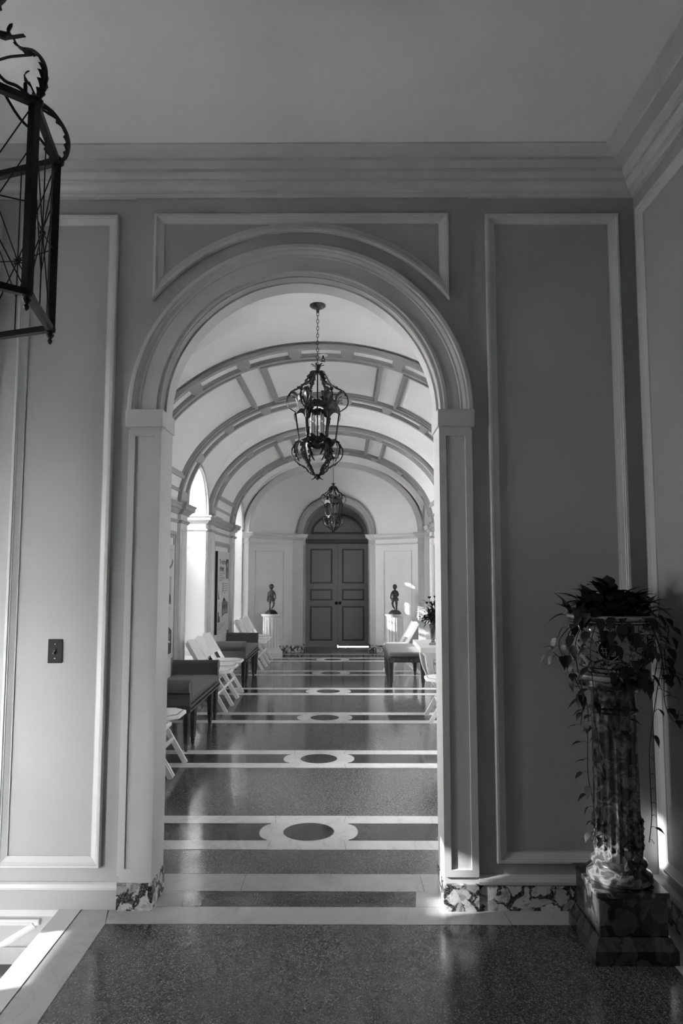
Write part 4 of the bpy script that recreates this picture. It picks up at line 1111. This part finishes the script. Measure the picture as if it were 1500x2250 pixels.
def skin_fig(name, joints, edges, parent, m, sub=2):
    me = bpy.data.meshes.new(name); me.from_pydata([j[0] for j in joints], edges, [])
    o = bpy.data.objects.new(name, me); COL.objects.link(o); o.parent = parent
    sm = o.modifiers.new('skin', 'SKIN'); me.skin_vertices or None
    if not me.skin_vertices:
        bpy.context.view_layer.objects.active = o
    sv = me.skin_vertices[0].data
    for i, j in enumerate(joints): sv[i].radius = (j[1], j[1] * (j[2] if len(j) > 2 else 1)); 
    sv[0].use_root = True
    ss = o.modifiers.new('sub', 'SUBSURF'); ss.levels = sub; ss.render_levels = sub
    me.materials.append(M[m]); return o
def statue(x, y, label, flip):
    t = thing('statue', label, 'statue', (x, y, .795), 0, 'bronze child figures on fluted pedestals')
    B().lathe([(.001, 0), (.118, 0), (.122, .008), (.118, .02), (.105, .04), (.075, .066), (.05, .078), (.001, .08)], 28).obj('round_base', 'bronze', t, smooth=True)
    s = -1 if flip else 1
    J = [((0, 0, .300), .040, .8), ((0, 0, .345), .036, .8), ((0, .002, .395), .042, .75), ((0, .004, .425), .036, .7), ((0, 0, .445), .018), ((0, -.004, .468), .02),
         # legs
         ((s * -.025, 0, .275), .032), ((s * -.030, -.004, .185), .023), ((s * -.030, .004, .145), .020), ((s * -.028, .004, .098), .012), ((s * -.030, -.030, .090), .010),
         ((s * .026, -.004, .272), .031), ((s * .052, -.028, .200), .022), ((s * .040, -.010, .150), .019), ((s * .008, .004, .103), .012), ((s * .010, -.026, .092), .010),
         # arms
         ((s * -.048, .004, .418), .019), ((s * -.066, .002, .362), .015), ((s * -.048, -.030, .330), .012), ((s * -.020, -.046, .350), .010),
         ((s * .048, .004, .418), .019), ((s * .072, .0, .360), .015), ((s * .080, -.020, .305), .012), ((s * .076, -.034, .280), .011)]
    E_ = [(0, 1), (1, 2), (2, 3), (3, 4), (4, 5), (0, 6), (6, 7), (7, 8), (8, 9), (9, 10), (0, 11), (11, 12), (12, 13), (13, 14), (14, 15), (3, 16), (16, 17), (17, 18), (18, 19), (3, 20), (20, 21), (21, 22), (22, 23)]
    body = skin_fig('body', J, E_, t, 'bronze')
    # head with face
    hd = B(); hd.lathe([(.001, -.045), (.018, -.042), (.028, -.028), (.036, -.008), (.038, .010), (.034, .030), (.020, .044), (.001, .048)], 20, (0, -.004, .500))
    hd.lathe([(.001, -.006), (.006, 0), (.001, .008)], 8, (0, -.043, .496))      # nose
    for e in (-1, 1):
        hd.lathe([(.001, -.004), (.005, 0), (.001, .004)], 8, (e * .013, -.037, .505)); hd.lathe([(.001, -.009), (.006, 0), (.001, .009)], 8, (e * .038, 0, .498))
    hd.lathe([(.001, -.002), (.009, 0), (.001, .002)], 8, (0, -.034, .481))
    ho = hd.obj('head', 'bronze', body, smooth=True)
    hr = B(); RR = random.Random(5 if flip else 9)
    for i in range(46):
        a = RR.uniform(0, 2 * PI); e = RR.uniform(.0, 1.45)
        p = Vector((.037 * math.cos(a) * math.cos(e), .037 * math.sin(a) * math.cos(e), .008 + .042 * math.sin(e)))
        if p.y < -.018 and p.z < .030: continue
        hr.lathe([(.001, -.009), (.010, 0), (.001, .009)], 7, p + Vector((0, -.002, .500)))
    hr.obj('curly_hair', 'bronze', ho, smooth=True)
    if not flip:
        hb = B(); hb.lathe([(.036, .516), (.056, .520), (.058, .526), (.040, .534), (.034, .552), (.018, .562), (.001, .564)], 24, (0, 0, 0)); hb.obj('hat', 'bronze', ho, smooth=True)
    # tunic / drapery with folds
    dr = B(); dr.lathe([(.030, .434), (.050, .415), (.050, .36), (.044, .32), (.058, .285), (.064, .25), (.058, .247), (.001, .275)], 40, rfun=lambda k, n, z: 1 + (.16 * math.sin(k * 2 * PI / 40 * 6 + 8 * z) if z < .31 else .03 * math.sin(k * 2 * PI / 40 * 5)), caps=False)
    for v_i, v in enumerate(dr.v): dr.v[v_i] = (v[0], v[1] * .72, v[2])
    dr.obj('tunic', 'bronze', body, smooth=True)
    if flip:
        B().tube(bez([(-.05, -.045, .385), (-.012, -.052, .372), (.03, -.048, .352), (.05, -.03, .35)], 12), .007, 8).obj('flute', 'bronze', body, smooth=True)
    else:
        B().tube(bez([(-.058, .01, .36), (-.070, .0, .29), (-.062, -.01, .225)], 10), [.022, .020, .018, .017, .016, .018, .020, .022, .02, .018, .012][:11], 8).obj('cloak_fold', 'bronze', body, smooth=True)
    B().tube([(s * -.03, .03, .08), (s * -.032, .03, .16)], [.018, .012], 8).obj('tree_stump', 'bronze', body)
    return t
statue(PXL, PYY, 'dark bronze child figure in a brimmed hat on the left pedestal', False)
statue(PXR, PYY, 'dark bronze bare-headed child figure on the right pedestal', True)

# ---- plant column, planter and trailing plant at the right
PC = (1.415, 3.10)
t = thing('plant_pedestal', 'tall polished dark marble column on a square veined block, right corner', 'pedestal', (PC[0], PC[1], 0))
b = B(); pr = [(.172, 0), (.172, .06), (.165, .075), (.150, .095)]
def sq(b, prof):
    vs = []; fs = []
    for r, z in prof: vs += [(-r, -r, z), (r, -r, z), (r, r, z), (-r, r, z)]
    for i in range(len(prof) - 1):
        for k in range(4): k2 = (k + 1) % 4; fs.append((i * 4 + k, i * 4 + k2, i * 4 + 4 + k2, i * 4 + 4 + k))
    fs += [(3, 2, 1, 0), tuple((len(prof) - 1) * 4 + k for k in range(4))]
    return b.add(vs, fs)
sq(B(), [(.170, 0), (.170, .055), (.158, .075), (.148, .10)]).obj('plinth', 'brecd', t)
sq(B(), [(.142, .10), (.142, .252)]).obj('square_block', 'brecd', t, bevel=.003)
sq(B(), [(.150, .252), (.150, .274)]).obj('block_cap', 'glossy', t, bevel=.003)
B().lathe([(.001, .274), (.130, .274), (.138, .285), (.135, .305), (.115, .318), (.108, .326), (.112, .336), (.118, .348), (.112, .360), (.100, .368), (.001, .37)], 48).obj('column_base', 'glossy', t, smooth=True)
B().lathe([(.098, .366), (.104, .42), (.103, .50), (.098, .53), (.096, .55), (.094, .985)], 120, rfun=lambda k, n, z: 1 - .10 * (.5 - .5 * math.cos(2 * PI * k / 120 * 20)) ** .6 if .38 < z < .97 else 1).obj('fluted_shaft', 'glossy', t, smooth=True)
fo = B()
for k in range(20):
    a = 2 * PI * (k + .0) / 20
    for z in (.42, .455, .49, .52): fo.lathe([(.001, -.012), (.007, 0), (.001, .014)], 7, (.1035 * math.cos(a), .1035 * math.sin(a), z))
fo.obj('husk_ornament', 'glossy', t, smooth=True)
B().lathe([(.096, .98), (.106, .99), (.106, 1.0), (.094, 1.008), (.092, 1.06), (.11, 1.085), (.15, 1.10), (.168, 1.105), (.168, 1.128), (.001, 1.128)], 48).obj('capital', 'glossy', t, smooth=True)
t = thing('planter', 'glazed patterned oriental planter bowl on the dark column', 'planter', (PC[0], PC[1], 1.1285))
B().lathe([(.001, 0), (.150, 0), (.158, .012), (.156, .020), (.13, .022)], 48).obj('saucer', 'glazel', t, smooth=True)
body = [(.001, .02), (.118, .02), (.124, .03), (.140, .06), (.166, .12), (.181, .18), (.184, .21), (.180, .235), (.174, .245)]
B().lathe(body, 64).obj('bowl', 'glaze', t, smooth=True)
B().lathe([(.172, .243), (.176, .250), (.178, .262), (.190, .268), (.192, .276), (.186, .28), (.170, .28), (.160, .23), (.001, .23)], 64, caps=False).obj('rim', 'glazel', t, smooth=True)
for z, r in ((.245, .1755), (.257, .1785), (.052, .1375), (.032, .126)):
    B().ring((0, 0, z), r, .0025, 'z', 64, 6).obj('painted_band', 'glazed', t)
# round medallions with the woven character mark on the bowl
for an in (-2.0, -.85):
    def bp(u, v, off):
        z = .135 + v; rr = .001
        for (r0, z0), (r1, z1) in zip(body[:-1], body[1:]):
            if z0 <= z <= z1: rr = r0 + (r1 - r0) * (z - z0) / max(1e-6, z1 - z0)
        a = an + u / .175; return ((rr + off) * math.cos(a), (rr + off) * math.sin(a), z)
    b = B(); n = 28
    vs = [bp(0, 0, .003)] + [bp(.046 * math.cos(2 * PI * i / n), .046 * math.sin(2 * PI * i / n), .0028) for i in range(n)]
    b.add(vs, [(0, 1 + i, 1 + (i + 1) % n) for i in range(n)]); md_ = b.obj('medallion', 'glazed', t)
    b = B()
    b.tube([bp(.044 * math.cos(2 * PI * i / n), .044 * math.sin(2 * PI * i / n), .004) for i in range(n + 1)], .0018, 5)
    if an == -2.0:
        for (u0, v0), (u1, v1) in [((0, -.036), (0, .034)), ((-.032, .008), (.034, .008)), ((-.03, -.008), (-.006, -.008)), ((-.026, .02), (-.022, -.02)), ((-.012, -.024), (-.012, .004)), ((.008, .022), (.03, .020)), ((.010, -.022), (.026, -.022)), ((.010, -.004), (.026, -.004)), ((.010, -.022), (.010, -.004)), ((.026, -.022), (.026, -.004)), ((.018, -.022), (.018, -.004)), ((.01, -.013), (.026, -.013))]:
            b.tube([bp(u0, v0, .004), bp((u0 + u1) / 2, (v0 + v1) / 2, .0042), bp(u1, v1, .004)], .0016, 5)
    else: b.tube([bp(.028 * math.cos(2 * PI * i / n), .028 * math.sin(2 * PI * i / n), .004) for i in range(n + 1)], .0014, 5)
    b.obj('painted_mark', 'glazel', md_)
B().lathe([(.001, .226), (.165, .226), (.12, .24), (.001, .245)], 24).obj('potting_soil', 'soil', t)
t = thing('trailing_plant', 'dark heart-leaved trailing plant spilling from the patterned planter', 'plant', (PC[0], PC[1], 1.37))
R_ = random.Random(11)
st = B(); leaves = []
Zb = 1.37
for i in range(165):      # crown
    a = R_.uniform(0, 2 * PI); r = abs(R_.gauss(.10, .06)); r = min(r, .20); h = R_.uniform(.03, .185) * (1 - .5 * (r / .2))
    p = Vector((r * math.cos(a), r * math.sin(a), h)); st.tube([(p.x * .4, p.y * .4, 0), p * .8, p], .0018, 4)
    d = Vector((math.cos(a), math.sin(a), R_.uniform(-.4, 1.5))) + Vector([R_.uniform(-.5, .5) for _ in range(3)])
    leaves.append((p, d, R_.uniform(.06, .10), R_.uniform(.026, .038)))
vines = [  # waypoints relative to column centre in (x, y, z world)
    [(-.14, -.10, 1.42), (-.20, -.12, 1.38), (-.27, -.12, 1.30), (-.25, -.11, 1.22), (-.30, -.10, 1.26)],
    [(-.15, -.08, 1.41), (-.21, -.10, 1.33), (-.22, -.10, 1.24), (-.19, -.08, 1.13), (-.15, -.05, 1.05), (-.16, -.04, .93)],
    [(-.13, -.10, 1.42), (-.19, -.10, 1.30), (-.18, -.09, 1.15), (-.135, -.06, 1.0), (-.14, -.06, .85), (-.145, -.07, .72), (-.125, -.06, .62), (-.115, -.05, .50), (-.12, -.06, .42)],
    [(-.10, -.14, 1.42), (-.15, -.16, 1.28), (-.14, -.15, 1.10), (-.13, -.12, .98), (-.11, -.10, .90), (-.10, -.08, .78)],
    [(.14, -.10, 1.42), (.21, -.10, 1.36), (.19, -.10, 1.25), (.20, -.10, 1.16), (.24, -.10, 1.15)],
    [(.15, -.06, 1.41), (.19, -.08, 1.20), (.19, -.08, 1.05), (.21, -.08, .98), (.24, -.08, .95), (.25, -.08, 1.0)],
    [(.10, -.12, 1.42), (.16, -.14, 1.25), (.15, -.10, 1.08), (.12, -.08, .85), (.125, -.06, .68), (.13, -.05, .55), (.115, -.05, .44)],
    [(.0, -.16, 1.42), (.02, -.2, 1.32), (.0, -.19, 1.22), (.03, -.17, 1.15), (.01, -.12, 1.05), (-.02, -.11, .92)],
    [(-.05, -.16, 1.42), (-.06, -.2, 1.34), (-.09, -.18, 1.2), (-.05, -.17, 1.13)],
    [(.08, -.15, 1.42), (.10, -.19, 1.30), (.06, -.18, 1.2), (.09, -.16, 1.12)],
    [(-.02, -.12, .50), (.0, -.125, .44), (.02, -.14, .38), (.03, -.15, .33)],
    [(.12, .08, 1.42), (.20, .06, 1.34), (.22, .04, 1.22), (.20, .04, 1.1)]]
for vi, V in enumerate(vines):
    P = bez([(p[0], p[1], p[2] - Zb) for p in V], 14 * len(V)); st.tube(P, .0020, 5)
    step = 7 if vi != 10 else 5
    for i in range(3, len(P), step):
        p = P[i]; out = Vector((p.x, p.y, 0)).normalized() if p.length > .01 else Vector((1, 0, 0))
        sd = Vector((-out.y, out.x, 0)) * R_.choice((-1, 1))
        q = p + out * .018 + sd * R_.uniform(.006, .025) + Vector((0, 0, R_.uniform(-.01, .012))); st.tube([p, (p + q) / 2 + Vector((0, 0, .006)), q], .0012, 4)
        d = out * R_.uniform(.2, 1) + sd * R_.uniform(0, .8) + Vector((0, 0, R_.uniform(-1.3, .1)))
        s_ = 1.0 if p.z > -.35 else .75
        leaves.append((q, d, R_.uniform(.045, .072) * s_, R_.uniform(.018, .028) * s_))
for k, (x, z) in enumerate(((.0, -.26), (-.02, -.21), (.045, -.235), (-.075, -.10), (.09, -.12), (.0, -.03), (.03, -.07), (-.10, -.06))):
    leaves.append((Vector((x, -.185, z + .04)), Vector((.1, -.25, -1)), .075, .033))
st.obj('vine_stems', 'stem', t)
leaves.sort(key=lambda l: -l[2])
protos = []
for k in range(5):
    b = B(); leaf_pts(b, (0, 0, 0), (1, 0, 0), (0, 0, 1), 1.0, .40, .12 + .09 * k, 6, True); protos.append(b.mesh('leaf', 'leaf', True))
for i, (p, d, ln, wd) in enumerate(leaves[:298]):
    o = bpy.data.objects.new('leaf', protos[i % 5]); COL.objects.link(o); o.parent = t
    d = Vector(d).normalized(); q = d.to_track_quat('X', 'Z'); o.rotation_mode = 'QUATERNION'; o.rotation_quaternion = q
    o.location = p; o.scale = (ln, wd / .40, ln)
